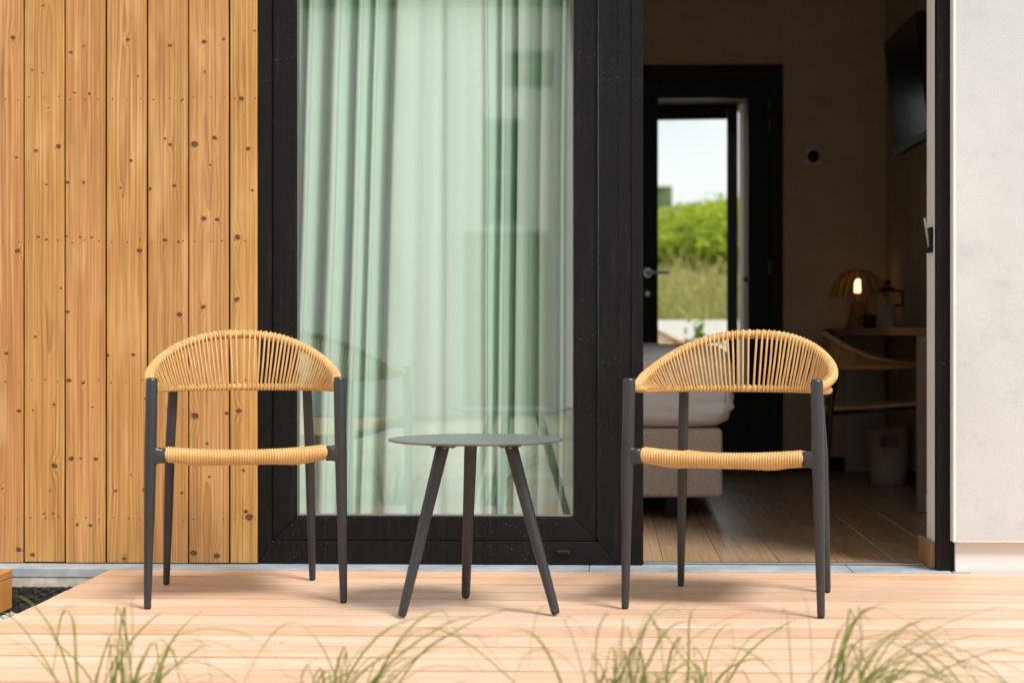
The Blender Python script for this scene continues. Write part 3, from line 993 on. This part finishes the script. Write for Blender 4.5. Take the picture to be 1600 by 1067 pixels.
# lamp on the desk
lp = thing('table_lamp', 'lit table lamp with a domed slatted wooden shade on the far end of the desk', 'lamp', (1.415, 3.98, 0.816))
b = bmesh.new()
lathe(b, [(0, 0), (0.075, 0), (0.075, 0.012), (0.062, 0.03), (0.045, 0.12), (0.038, 0.165), (0, 0.165)], 28)
link('base', b, M['rib'], lp, smooth=True)
b = bmesh.new()
lathe(b, [(0, 0.165), (0.02, 0.165), (0.02, 0.20), (0, 0.20)], 16)
sock = link('bulb_holder', b, M['copper'], lp)
b = bmesh.new()
lathe(b, [(0, 0.20), (0.024, 0.202), (0.028, 0.222), (0.024, 0.25), (0.014, 0.272), (0, 0.279)], 20)
link('bulb', b, M['glow'], lp, smooth=True)
rib = None
for k in range(18):
    a = 2 * math.pi * (k + 0.5) / 18
    if rib is None:
        b = bmesh.new()
        pr = []
        for j in range(9):
            th_ = math.pi / 2 * j / 8
            pr.append((0.012 + 0.138 * math.sin(th_), 0.178 + 0.150 * math.cos(th_)))
        prev = None
        for j, (rr, zz) in enumerate(pr):
            hw = 0.0025 + 0.0055 * j / 8
            nrm = Vector((rr, zz - 0.178)).normalized() * 0.004
            sec = [b.verts.new((rr + o_ * nrm.x, w_ * hw, zz + o_ * nrm.y)) for o_, w_ in ((-1, -1), (-1, 1), (1, 1), (1, -1))]
            if prev:
                for q in range(4):
                    b.faces.new((prev[q], prev[(q + 1) % 4], sec[(q + 1) % 4], sec[q]))
            else:
                b.faces.new(sec)
            prev = sec
        b.faces.new(prev[::-1])
        rib = link('shade_rib', b, M['rib'], lp, rot=(0, 0, a)).data
    else:
        share('shade_rib', rib, lp, rot=(0, 0, a))
b = bmesh.new()
lathe(b, [(0, 0.331), (0.02, 0.331), (0.02, 0.322), (0, 0.322)], 16)
link('shade_cap', b, M['rib'], lp)

# coffee press
cp = thing('coffee_press', 'coffee press with a black top and steel body standing beside the lamp on the desk', 'coffee press', (1.535, 3.72, 0.816))
b = bmesh.new(); lathe(b, [(0, 0), (0.050, 0), (0.050, 0.004), (0.040, 0.13), (0, 0.13)], 24); link('body', b, M['bin'], cp, smooth=True)
b = bmesh.new(); lathe(b, [(0, 0.131), (0.042, 0.131), (0.040, 0.20), (0, 0.20)], 24); link('glass', b, M['clear'], cp, smooth=True)
b = bmesh.new(); lathe(b, [(0, 0.2005), (0.043, 0.2005), (0.040, 0.222), (0.008, 0.226), (0.005, 0.236), (0.019, 0.238), (0.019, 0.262), (0, 0.264)], 24); link('lid', b, M['foot'], cp, smooth=True)
b = bmesh.new(); tube(b, [(0.038, 0, 0.205), (0.078, 0, 0.205), (0.084, 0, 0.16), (0.078, 0, 0.126), (0.036, 0, 0.126)], 0.008, 8); link('handle', b, M['foot'], cp, smooth=True)
# mug
mg = thing('mug', 'small dark mug between the lamp and the coffee press', 'mug', (1.425, 3.62, 0.816))
b = bmesh.new(); lathe(b, [(0, 0), (0.034, 0), (0.036, 0.075), (0.033, 0.075), (0.031, 0.006), (0, 0.006)], 24); link('body', b, M['foot'], mg, smooth=True)
b = bmesh.new(); tube(b, [(-0.034, 0, 0.06), (-0.058, 0, 0.058), (-0.062, 0, 0.03), (-0.036, 0, 0.015)], 0.005, 8); link('handle', b, M['foot'], mg, smooth=True)

# waste bin
wb = thing('waste_bin', 'pale tapered waste bin with a slot handle standing under the desk', 'bin', (1.484, 3.38, 0.002))
b = bmesh.new()
n = 36
prof = [(0.088, 0.0), (0.094, 0.06), (0.100, 0.14), (0.104, 0.20), (0.108, 0.262), (0.114, 0.296), (0.118, 0.298)]
rings = [[b.verts.new((r * math.cos(2 * math.pi * k / n), r * math.sin(2 * math.pi * k / n), z)) for k in range(n)] for r, z in prof]
for j in range(len(rings) - 1):
    for k in range(n):
        ang = (k + 0.5) * 360 / n
        if j == 3 and 235 < ang < 295:
            continue                                   # the slot that serves as handle
        b.faces.new((rings[j][k], rings[j][(k + 1) % n], rings[j + 1][(k + 1) % n], rings[j + 1][k]))
b.faces.new(rings[0][::-1])
bo = link('body', b, M['bin'], wb, smooth=True)
sm = bo.modifiers.new('wall', 'SOLIDIFY'); sm.thickness = 0.003; sm.offset = -1

# television on the right wall
tv = thing('television', 'black wall mounted television tilted down high on the room wall', 'television', (1.405, 2.325, 1.93), 0)
tv.rotation_euler = (0, R(-6), R(0.6))
boxobj('casing', M['black'], (-0.012, 0.03, -0.43, 0.43, -0.275, 0.275), tv, 0.004)
boxobj('screen', M['screen'], (-0.0145, -0.012, -0.415, 0.415, -0.245, 0.262), tv, 0.0005)
boxobj('mount', M['black'], (0.03, 0.19, -0.08, 0.08, -0.1, 0.1), tv)

# thermostat
tm = thing('thermostat', 'round black thermostat on a small square plate on the back wall', 'thermostat', (1.203, BY - 0.001, 1.808))
boxobj('wall_plate', M['thermo'], (-0.043, 0.043, -0.008, 0.0, -0.043, 0.043), tm, 0.002)
b = bmesh.new(); lathe(b, [(0, 0), (0.035, 0), (0.036, 0.012), (0.033, 0.020), (0, 0.021)], 28); link('dial', b, M['black'], tm, (0, -0.008, 0), (R(90), 0, 0), True)


# ================================================================== RATTAN CHAIRS
def rail_pt(f, upper):
    """f in [-1, 1]: arm end, round the back (0), other arm end"""
    s = 1 if f >= 0 else -1
    a = abs(f) * 0.655                                  # arc length from the middle of the back
    if upper:
        ax, ay, y0 = 0.281, 0.287, -0.037
    else:
        ax, ay, y0 = 0.266, 0.240, -0.025
    arc = 0.47 if upper else 0.42
    tot = arc + 0.20
    a = abs(f) * tot
    if a <= arc:
        ph = (a / arc) * math.pi / 2
        e = 2 / 2.35
        x = ax * math.sin(ph) ** e if ph > 0 else 0
        y = y0 + ay * max(0.0, math.cos(ph)) ** e
    else:
        q = (a - arc) / 0.20
        x = ax + (0.262 - ax) * q
        y = y0 + (-0.232 - y0) * q
    k = abs(f)
    c = (1 + math.cos(math.pi * k)) / 2
    if upper:
        z = 0.640 + 0.148 * c ** 1.25
    else:
        z = 0.622 + 0.012 * k ** 3
    return Vector((s * x, y, z))


def fine_path(upper, n, lim=1.0):
    """n points evenly spaced in length along the rail"""
    raw = [rail_pt(-lim + 2 * lim * i / 400, upper) for i in range(401)]
    acc = [0]
    for p, q in zip(raw, raw[1:]):
        acc.append(acc[-1] + (q - p).length)
    out = []
    j = 0
    for i in range(n):
        t = acc[-1] * i / (n - 1)
        while j < 399 and acc[j + 1] < t:
            j += 1
        u = (t - acc[j]) / max(1e-9, acc[j + 1] - acc[j])
        out.append(raw[j].lerp(raw[j + 1], u))
    return out, acc[-1]


def wrapped(bm, upper, r0, pitch_c, rib=0.0016, n=10):
    p, L = fine_path(upper, 3)
    nc = int(L / pitch_c)
    per = 6
    pts, _ = fine_path(upper, nc * per + 1)
    rad = []
    for i in range(len(pts)):
        k = i / (len(pts) - 1)
        end = 1 - max(0, (abs(2 * k - 1) - 0.72) / 0.28)
        rr = r0 * (0.95 + 0.05 * end) + 0.0006 * noise.noise((i * 0.35, 2.0 if upper else 5.0, 0))
        rad.append(rr + rib * (abs(math.sin(math.pi * i / per)) ** 0.7 - 0.6))
    tube(bm, pts, rad, n)


def make_chair(label, cat, group):
    t = thing('rattan_armchair', label, cat, group=group)
    def leg(pts, rad, foot):
        b = bmesh.new()
        tube(b, pts, rad, 14)
        o = link('leg', b, M['legs'], t, smooth=True)
        mod = o.modifiers.new('edge', 'EDGE_SPLIT'); mod.split_angle = R(50)
        b = bmesh.new()
        x, y, r = foot
        lathe(b, [(0, 0.0), (r * 0.72, 0.0), (r * 0.95, 0.004), (r * 1.0, 0.013), (0, 0.013)], 14, x, y)
        link('foot_cap', b, M['foot'], o, smooth=True)
    for s in (-1, 1):
        ft = Vector((s * 0.281, -0.250, 0.012)); md = Vector((s * 0.273, -0.250, 0.44)); tp = Vector((s * 0.269, -0.247, 0.655))
        pts = [ft, ft.lerp(md, .35), ft.lerp(md, .75), md, md.lerp(tp, .5), tp, tp + Vector((0, 0, 0.006)), tp + Vector((0, 0, 0.0085))]
        leg(pts, [0.0108, 0.0135, 0.0165, 0.0178, 0.0176, 0.0172, 0.0155, 0.011], (s * 0.281, -0.250, 0.0106))
        ft = Vector((s * 0.229, 0.245, 0.012)); md = Vector((s * 0.218, 0.222, 0.43)); tp = Vector((s * 0.208, 0.196, 0.618))
        leg([ft, ft.lerp(md, .4), md, tp], [0.0105, 0.0135, 0.0160, 0.0150], (s * 0.229, 0.245, 0.0103))
    # seat frame: bars that flare into the legs
    b = bmesh.new()
    for s in (-1, 1):
        secs = [(0.230, 0.0225), (0.246, 0.0225), (0.254, 0.0245), (0.2605, 0.030), (0.2660, 0.038)]
        prev = None
        for x, hz in secs:
            hy = 0.0145
            sec = []
            for k in range(12):
                a = 2 * math.pi * k / 12
                ca, sa = math.cos(a), math.sin(a)
                sec.append(b.verts.new((s * x, -0.2495 + hy * math.copysign(abs(ca) ** 0.6, ca), 0.440 + hz * math.copysign(abs(sa) ** 0.6, sa))))
            if prev:
                for k in range(12):
                    b.faces.new((prev[k], prev[(k + 1) % 12], sec[(k + 1) % 12], sec[k]))
            else:
                b.faces.new(sec)
            prev = sec
        b.faces.new(prev[::-1])
        tube(b, [(s * 0.232, -0.248, 0.436), (s * 0.228, 0.0, 0.418), (s * 0.205, 0.222, 0.402), (s * 0.222, 0.222, 0.402)], 0.011, 10)
    tube(b, [(-0.232, -0.248, 0.438), (0.232, -0.248, 0.438)], 0.010, 10)
    tube(b, [(-0.215, 0.222, 0.402), (0.215, 0.222, 0.402)], 0.010, 10)
    link('seat_frame', b, M['legs'], t, smooth=True)
    # woven seat: cords wound front to back, ribbed, sagging in the middle
    b = bmesh.new()
    prof = []
    def arc(cy, cz, r, a0, a1, k):
        for i in range(k + 1):
            a = a0 + (a1 - a0) * i / k
            prof.append((cy + r * math.cos(a), cz + r * math.sin(a), math.cos(a), math.sin(a)))
    prof.append((0.0, 0.419, 0, -1))
    arc(-0.246, 0.4420, 0.0205, -math.pi / 2, -math.pi, 4)
    arc(-0.246, 0.4445, 0.0205, math.pi, math.pi / 2, 4)
    prof += [(-0.16, 0.4585, 0, 1), (-0.05, 0.446, 0, 1), (0.08, 0.432, 0, 1)]
    arc(0.222, 0.408, 0.0205, math.pi / 2, -math.pi / 2, 5)
    nr, per = 60, 6
    cols = []
    for i in range(nr * per + 1):
        u = -1 + 2 * i / (nr * per)
        ribh = 0.0042 * (abs(math.sin(math.pi * i / per)) ** 0.7 - 0.6) + 0.0004 * noise.noise((i // per * 1.7, 0, 9))
        edge = max(0.0, (abs(u) - 0.965) / 0.035)
        col = []
        for (y, z, ny, nz) in prof:
            hw = 0.2335 + (0.207 - 0.2335) * (y + 0.246) / 0.468
            inner = 1 - (abs((y + 0.01)) / 0.26) ** 2
            sag = -0.009 * (1 - u * u) - 0.016 * max(0, inner) * (1 - u * u)
            # the outer corners of the front bulge where the cords cross
            bul = 0.006 * math.exp(-((abs(u) - 0.62) / 0.22) ** 2) if nz < -0.3 and y < -0.1 else 0
            o = ribh - 0.004 * edge
            col.append(b.verts.new((u * hw, y + ny * o, z + nz * (o + bul) + sag)))
        cols.append(col)
    m_ = len(prof)
    for a, c in zip(cols, cols[1:]):
        for k in range(m_):
            b.faces.new((a[k], a[(k + 1) % m_], c[(k + 1) % m_], c[k]))
    b.faces.new(cols[0]); b.faces.new(cols[-1][::-1])
    link('seat', b, M['cord'], t, smooth=True)
    # backrest: two wrapped rails and the cords between them
    b = bmesh.new()
    wrapped(b, True, 0.0130, 0.0092, 0.0040)
    wrapped(b, False, 0.0108, 0.0088, 0.0036)
    for s in (-1, 1):   # cross-over wraps where the rear legs meet the rail
        c = Vector((s * 0.206, 0.190, 0.622))
        for d in (-0.010, 0.0, 0.010):
            tube(b, [c + Vector((d - 0.012, -0.016, -0.010)), c + Vector((d * 0.6, -0.020, 0.004)), c + Vector((d + 0.010, -0.013, 0.016))], 0.0036, 6)
    back = link('backrest', b, M['cord'], t, smooth=True)
    NC = 74
    for i in range(NC):
        f = -0.86 + 1.72 * (i + 0.5) / NC
        pu, pl = rail_pt(f, True), rail_pt(f * (0.80 + 0.12 * abs(f)), False)
        alt = 1 if i % 2 else -1
        out = Vector((pu.x, pu.y + 0.05, 0)).normalized()
        U = Vector((0, 0, 1))
        j1, j2 = Vector((random.uniform(-.0009, .0009), 0, 0)), Vector((random.uniform(-.0009, .0009), 0, 0))
        ru, rl = 0.0138, 0.0114
        pts = [pu + U * ru + out * 0.003, pu - out * ru * 0.72 + U * ru * 0.72, pu - out * ru - U * 0.004 + j1,
               (pu - out * (ru * 0.9) - U * 0.012).lerp(pl - out * (rl * 0.9) + U * 0.008, 0.5) + j2 - out * 0.0012 * alt,
               pl - out * rl + U * 0.002 - j1, pl - out * rl * 0.7 - U * rl * 0.75]
        b = bmesh.new()
        tube(b, pts, [0.0034, 0.0037, 0.0036, 0.0034, 0.0035, 0.0033], 6, cap=False)
        link('cord', b, M['cord'], back, smooth=True)
    return t

GRP = 'rattan armchairs'
ch_a = make_chair('rattan armchair on the deck standing in front of the vertical wooden boards', 'chair', GRP)
ch_a.location = (-1.099, -0.531, -0.0025); ch_a.rotation_euler = (0, 0, R(14))
kids = None
ch_b = copy_tree(ch_a)
ch_b.location = (0.397, -0.628, -0.0025); ch_b.rotation_euler = (0, 0, R(-15.2))
ch_b['label'] = 'rattan armchair on the deck standing in front of the open doorway'
ch_c = copy_tree(ch_a)
ch_c.location = (1.345, 2.93, 0.0015); ch_c.rotation_euler = (0, 0, R(84))
ch_c['label'] = 'rattan armchair tucked in at the desk inside the dark room'
ch_d = copy_tree(ch_a)
ch_d.location = (0.262, 7.35, 0.09); ch_d.rotation_euler = (0, 0, R(150))
ch_d['label'] = 'rattan armchair glimpsed through the back door before a low white wall'

# ================================================================== SIDE TABLE
tb = thing('side_table', 'round anthracite side table on three splayed legs between the two deck chairs', 'table', (-0.366, -0.845, -0.0025))
b = bmesh.new()
lathe(b, [(0, 0.484), (0.238, 0.484), (0.2485, 0.4865), (0.2505, 0.4895), (0.2485, 0.4915), (0, 0.4915)], 96)
tt = link('tabletop', b, M['top'], tb, smooth=True)
tt.modifiers.new('edge', 'EDGE_SPLIT').split_angle = R(40)
for ang, fr_ in ((215, 0.238), (-19.5, 0.243), (102, 0.222)):
    a = R(ang)
    dr = Vector((math.cos(a), math.sin(a), 0))
    b = bmesh.new()
    ft, tp = dr * fr_ + Vector((0, 0, 0.012)), dr * 0.108 + Vector((0, 0, 0.474))
    ax = (tp - ft).normalized()
    tube(b, [ft - ax * 0.008, ft - ax * 0.004, ft + ax * 0.006, ft.lerp(tp, 0.45), tp], [0.008, 0.0115, 0.0128, 0.0160, 0.0190], 16)
    lg = link('leg', b, M['legs'], tb, smooth=True)
    lg.modifiers.new('edge', 'EDGE_SPLIT').split_angle = R(55)
    b = bmesh.new()
    box(b, -0.045, 0.045, -0.022, 0.022, 0.472, 0.4835, 0.003)
    rot_ = Matrix.Rotation(a + math.pi / 2, 4, 'Z')
    for v in b.verts:
        v.co = rot_ @ v.co + Vector((dr.x * 0.108, dr.y * 0.108, 0))
    br = link('mounting_plate', b, M['legs'], tb)
    for sx in (-0.032, 0.032):
        for sy in (-0.013, 0.013):
            p = rot_ @ Vector((sx, sy, 0)) + dr * 0.108
            b = bmesh.new()
            lathe(b, [(0, 0.4675), (0.0035, 0.4675), (0.0055, 0.4715), (0, 0.4715)], 8, p.x, p.y)
            link('bolt', b, M['copper'], br, smooth=True)

# ================================================================== FOREGROUND GRASS
def tuft(name, label, loc, seed, n=46, hgt=0.42, lean=0.0, spread=0.30):
    rd = random.Random(seed)
    b = bmesh.new()
    for q_ in range(n):
        a = rd.uniform(0, 2 * math.pi)
        out = Vector((math.cos(a), 0.45 * math.sin(a), 0))
        tall = q_ % 3 == 0
        peak = hgt * (rd.uniform(0.75, 1.0) if tall else rd.uniform(0.52, 0.80))     # highest point above the root
        reach = spread * (rd.uniform(0.3, 1.15) if tall else rd.uniform(0.1, 0.6))
        tp = rd.uniform(0.55, 1.05)                                                  # where along the blade it is highest
        base = Vector((rd.gauss(0, 0.035), rd.gauss(0, 0.03), 0))
        w0 = rd.uniform(0.0012, 0.0034)
        prev = None
        K = 14
        kink = rd.uniform(0.5, 0.9) if rd.random() < 0.25 else 2.0
        wig = rd.uniform(0, 50)
        for i in range(K + 1):
            t = i / K
            r_ = reach * t ** 1.35
            z = peak * (1 - ((t - tp) / tp) ** 2)
            if t > kink:
                z -= peak * 1.3 * (t - kink)
            p = base + out * r_ + Vector((lean * t ** 1.5, 0, z))
            p += Vector((noise.noise((wig, t * 2.2, 0)), noise.noise((wig, t * 2.2, 5)), 0.6 * noise.noise((wig, t * 2.2, 9)))) * 0.035 * t
            w = w0 * (1.0 - 0.88 * t * t) + 0.0003
            sd_ = Vector((math.cos(wig), math.sin(wig) * 0.6, 0.35)).normalized()
            sec = [b.verts.new(p - sd_ * w), b.verts.new(p + sd_ * w), b.verts.new(p + Vector((0, -0.5, 0.85)) * w * 0.45)]
            if prev:
                for q in range(3):
                    b.faces.new((prev[q], prev[(q + 1) % 3], sec[(q + 1) % 3], sec[q]))
            prev = sec
    o = link(name, b, M['grass'], None, loc, smooth=True)
    return tag(o, label, 'grass plant', 'grass tufts in front of the deck')

tuft('grass_tuft', 'wispy grass tuft before the deck below the chair at the wooden boards', (-1.00, -2.28, -0.15), 11, 42, 0.41, 0.09, 0.42)
tuft('grass_tuft', 'wispy grass tuft before the deck below the round side table', (-0.53, -2.32, -0.15), 12, 42, 0.39, 0.11, 0.42)
tuft('grass_tuft', 'dense upright grass tuft before the deck between table and doorway chair', (0.02, -2.36, -0.15), 13, 56, 0.42, 0.11, 0.34)
tuft('grass_tuft', 'grass tuft of long arching blades before the deck below the white wall', (0.43, -2.36, -0.15), 15, 56, 0.43, 0.27, 0.36)
tuft('grass_tuft', 'thin grass tuft before the deck directly below the doorway chair', (0.20, -2.18, -0.15), 14, 20, 0.36, 0.0, 0.36)

# ================================================================== BEHIND THE HOUSE
lw = boxobj('garden_wall', M['white'], (-9, 12, 8.9, 9.1, -0.14, 0.905)); tag(lw, 'low white garden wall below the grassy hillside seen through the back door', 'wall')


def hill_z(x, y):
    t = max(0.0, min(1.0, (y - 9.1) / 13.5))
    return 0.80 + 1.78 * (0.55 * t + 0.45 * t * t * (3 - 2 * t)) + 0.10 * noise.noise((x * 0.35, y * 0.35, 0.0)) * min(1, t * 4)

b = bmesh.new()
gx, gy = 40, 44
grid = [[b.verts.new((-20 + 44 * i / gx, 9.05 + 34 * (j / gy) ** 1.3, max(-0.6, hill_z(-20 + 44 * i / gx, 9.1 + 34 * (j / gy) ** 1.3)))) for j in range(gy + 1)] for i in range(gx + 1)]
for i in range(gx):
    for j in range(gy):
        b.faces.new((grid[i][j], grid[i + 1][j], grid[i + 1][j + 1], grid[i][j + 1]))
tag(link('hill', b, M['hill'], smooth=True), kind='structure')

# dry grass on the hillside
b = bmesh.new()
rd = random.Random(5)
for _ in range(9000):
    y = 9.15 + 12 * rd.random() ** 1.5
    x = rd.uniform(-2.0, 4.2)
    z = hill_z(x, y) - 0.02
    h = rd.uniform(0.10, 0.34)
    a = rd.uniform(0, 6.28)
    dx, dy = math.cos(a) * 0.012, math.sin(a) * 0.012
    lx, ly = rd.gauss(0, 0.08), rd.gauss(0, 0.08)
    p = [b.verts.new((x - dx, y - dy, z)), b.verts.new((x + dx, y + dy, z)), b.verts.new((x + lx * .5 + dx * .6, y + ly * .5, z + h * .6)), b.verts.new((x + lx * 1.2, y + ly * 1.2, z + h))]
    b.faces.new((p[0], p[1], p[2])); b.faces.new((p[0], p[2], p[3]))
tag(link('hillside_grass', b, M['dry']), kind='stuff')


def bush(label, x, y, r, h, mat, seed, group, leaves=1500, leaf=0.05, z=None, name='shrub', cat='shrub'):
    rd = random.Random(seed)
    root = thing(name, label, cat, (x, y, hill_z(x, y) - 0.05 if z is None else z), 0, group)
    b = bmesh.new()
    lobes = [(Vector((rd.uniform(-.6, .6) * r, rd.uniform(-.5, .5) * r, rd.uniform(.35, .85) * h)), rd.uniform(.35, .6)) for _ in range(7)]
    for _ in range(leaves):
        c, s = rd.choice(lobes)
        d = Vector((rd.gauss(0, 1), rd.gauss(0, 1), rd.gauss(0, 1))).normalized() * (rd.random() ** 0.45)
        p = c + Vector((d.x * r * s, d.y * r * s, d.z * h * s * 0.8))
        p.z = max(p.z, 0.03)
        u = Vector((rd.gauss(0, 1), rd.gauss(0, 1), rd.gauss(0, .6))).normalized()
        v = u.cross(Vector((rd.gauss(0, 1), rd.gauss(0, 1), rd.gauss(0, 1)))).normalized()
        l = leaf * rd.uniform(.6, 1.3)
        vs_ = [b.verts.new(p - u * l), b.verts.new(p + v * l * .42), b.verts.new(p + u * l), b.verts.new(p - v * l * .42)]
        b.faces.new((vs_[0], vs_[1], vs_[2])); b.faces.new((vs_[0], vs_[2], vs_[3]))
    link('foliage', b, mat, root)
    b = bmesh.new()
    for k in range(5):
        a = k * 1.25
        tube(b, [(0.03 * math.cos(a), 0.03 * math.sin(a), 0), (0.3 * r * math.cos(a), 0.3 * r * math.sin(a), h * .3), (0.5 * r * math.cos(a), .5 * r * math.sin(a), h * .6)], [0.02, 0.014, 0.007], 5)
    link('stem', b, M['oak'], root)
    return root

SG = 'shrubs on the hillside'
spots = [(1.02, 14.6, 0.55, 0.62, 'shrub'), (0.62, 14.9, 0.5, 0.5, 'shrub'), (1.55, 14.8, 0.6, 0.75, 'dshrub'), (0.95, 17.0, 0.7, 0.55, 'shrub'), (1.75, 17.3, 0.8, 0.75, 'shrub'),
         (0.55, 18.6, 0.7, 0.30, 'dshrub'), (1.35, 19.4, 0.8, 0.6, 'shrub'), (2.2, 20.0, 0.9, 0.8, 'shrub'), (0.75, 20.6, 0.7, 0.2, 'shrub'), (1.7, 23.2, 0.9, 0.55, 'dshrub'),
         (1.2, 24.6, 0.9, 0.5, 'dshrub'), (2.3, 24.8, 1.0, 0.75, 'dshrub')]
WHERE = ['bright green shrub lowest on the hillside in the middle of the back door view', 'bright green shrub lowest on the hillside beside the back door handle', 'dark green shrub lowest on the hillside by the pale porch reveal',
         'bright low shrub above the lowest one on the hillside', 'large bright shrub half way up the hillside by the porch reveal', 'dark shrub half way up the hillside above the door handle',
         'bright rounded shrub in the upper middle of the hillside', 'tall bright shrub high on the hillside by the porch reveal', 'bright low shrub high on the hillside below the framed board',
         'dark shrub on the hill crest in the middle', 'low dark shrub on the hill crest next to the framed board', 'dark tall shrub on the hill crest by the porch reveal']
for k, ((x, y, r, h, mt), lb) in enumerate(zip(spots, WHERE)):
    bush(lb, x, y, r * 1.2, h * 0.74, M[mt], 40 + k, SG)
bush('small leafy plant in front of the low white garden wall', 0.83, 8.45, 0.22, 0.85, M['dshrub'], 77, None, 170, 0.06, 0.09, 'garden_plant', 'plant')

# framed board on the hill
sb = thing('framed_board', 'small pale framed board with a mottled green face on the hill crest', 'board', (0.90, 22.0, hill_z(0.9, 22.0)))
hz0 = hill_z(0.9, 22.0)
boxobj('panel', M['board'], (-0.16, 0.17, -0.015, 0.015, 2.775 - hz0, 3.12 - hz0), sb)
boxobj('frame', M['jamb'], (0.171, 0.205, -0.03, 0.03, 2.73 - hz0, 3.16 - hz0), sb)
boxobj('frame', M['jamb'], (-0.20, -0.161, -0.03, 0.03, 2.73 - hz0, 3.16 - hz0), sb)
boxobj('frame', M['jamb'], (-0.16, 0.17, -0.03, 0.03, 2.73 - hz0, 2.774 - hz0), sb)
boxobj('frame', M['jamb'], (-0.16, 0.17, -0.03, 0.03, 3.121 - hz0, 3.16 - hz0), sb)
boxobj('post', M['jamb'], (-0.12, -0.08, -0.02, 0.02, -0.2, 2.729 - hz0), sb)
boxobj('post', M['jamb'], (0.08, 0.12, -0.02, 0.02, -0.2, 2.729 - hz0), sb)

# ================================================================== HOUSE ACROSS THE WAY (mirrored in the glass)
oh = thing('opposite_house', 'pale rendered house with olive door across the way, mirrored in the glass', 'house', (0, -14, -0.15))
OX1 = -0.42
boxobj('wall', M['house'], (-9.0, OX1, -6.0, 0.0, 0.0, 4.85), oh)
boxobj('roof', M['roof'], (-9.2, OX1 + 0.2, -6.2, 0.35, 4.851, 5.05), oh)
boxobj('gutter', M['olive'], (-9.2, OX1 + 0.1, 0.02, 0.14, 4.70, 4.84), oh)
def opening(name, x0, x1, z0, z1, fill, bars):
    f = boxobj(name, fill, (x0, x1, 0.001, 0.03, z0, z1), oh)
    for dx0, dx1, dz0, dz1 in ((x0 - .06, x0, z0 - .06, z1 + .06), (x1, x1 + .06, z0 - .06, z1 + .06), (x0, x1, z1, z1 + .06), (x0, x1, z0 - .06, z0)):
        o = boxobj('frame', M['olive'], (dx0, dx1, 0.001, 0.07, dz0, dz1), oh)
        o.parent = f
        o.location = Vector(o.location) - Vector(f.location)
    for zz in bars:
        o = boxobj('glazing_bar', M['olive'], (x0, x1, 0.031, 0.06, zz - .03, zz + .03), oh)
        o.parent = f
        o.location = Vector(o.location) - Vector(f.location)
    return f
opening('window', -1.32, -0.98, 2.25, 3.35, M['screen'], (2.8,))
opening('door', -1.55, -0.72, 0.02, 2.05, M['olive'], ())
opening('vent', -1.08, -0.66, 3.84, 4.12, M['screen'], (3.91, 3.98, 4.05))
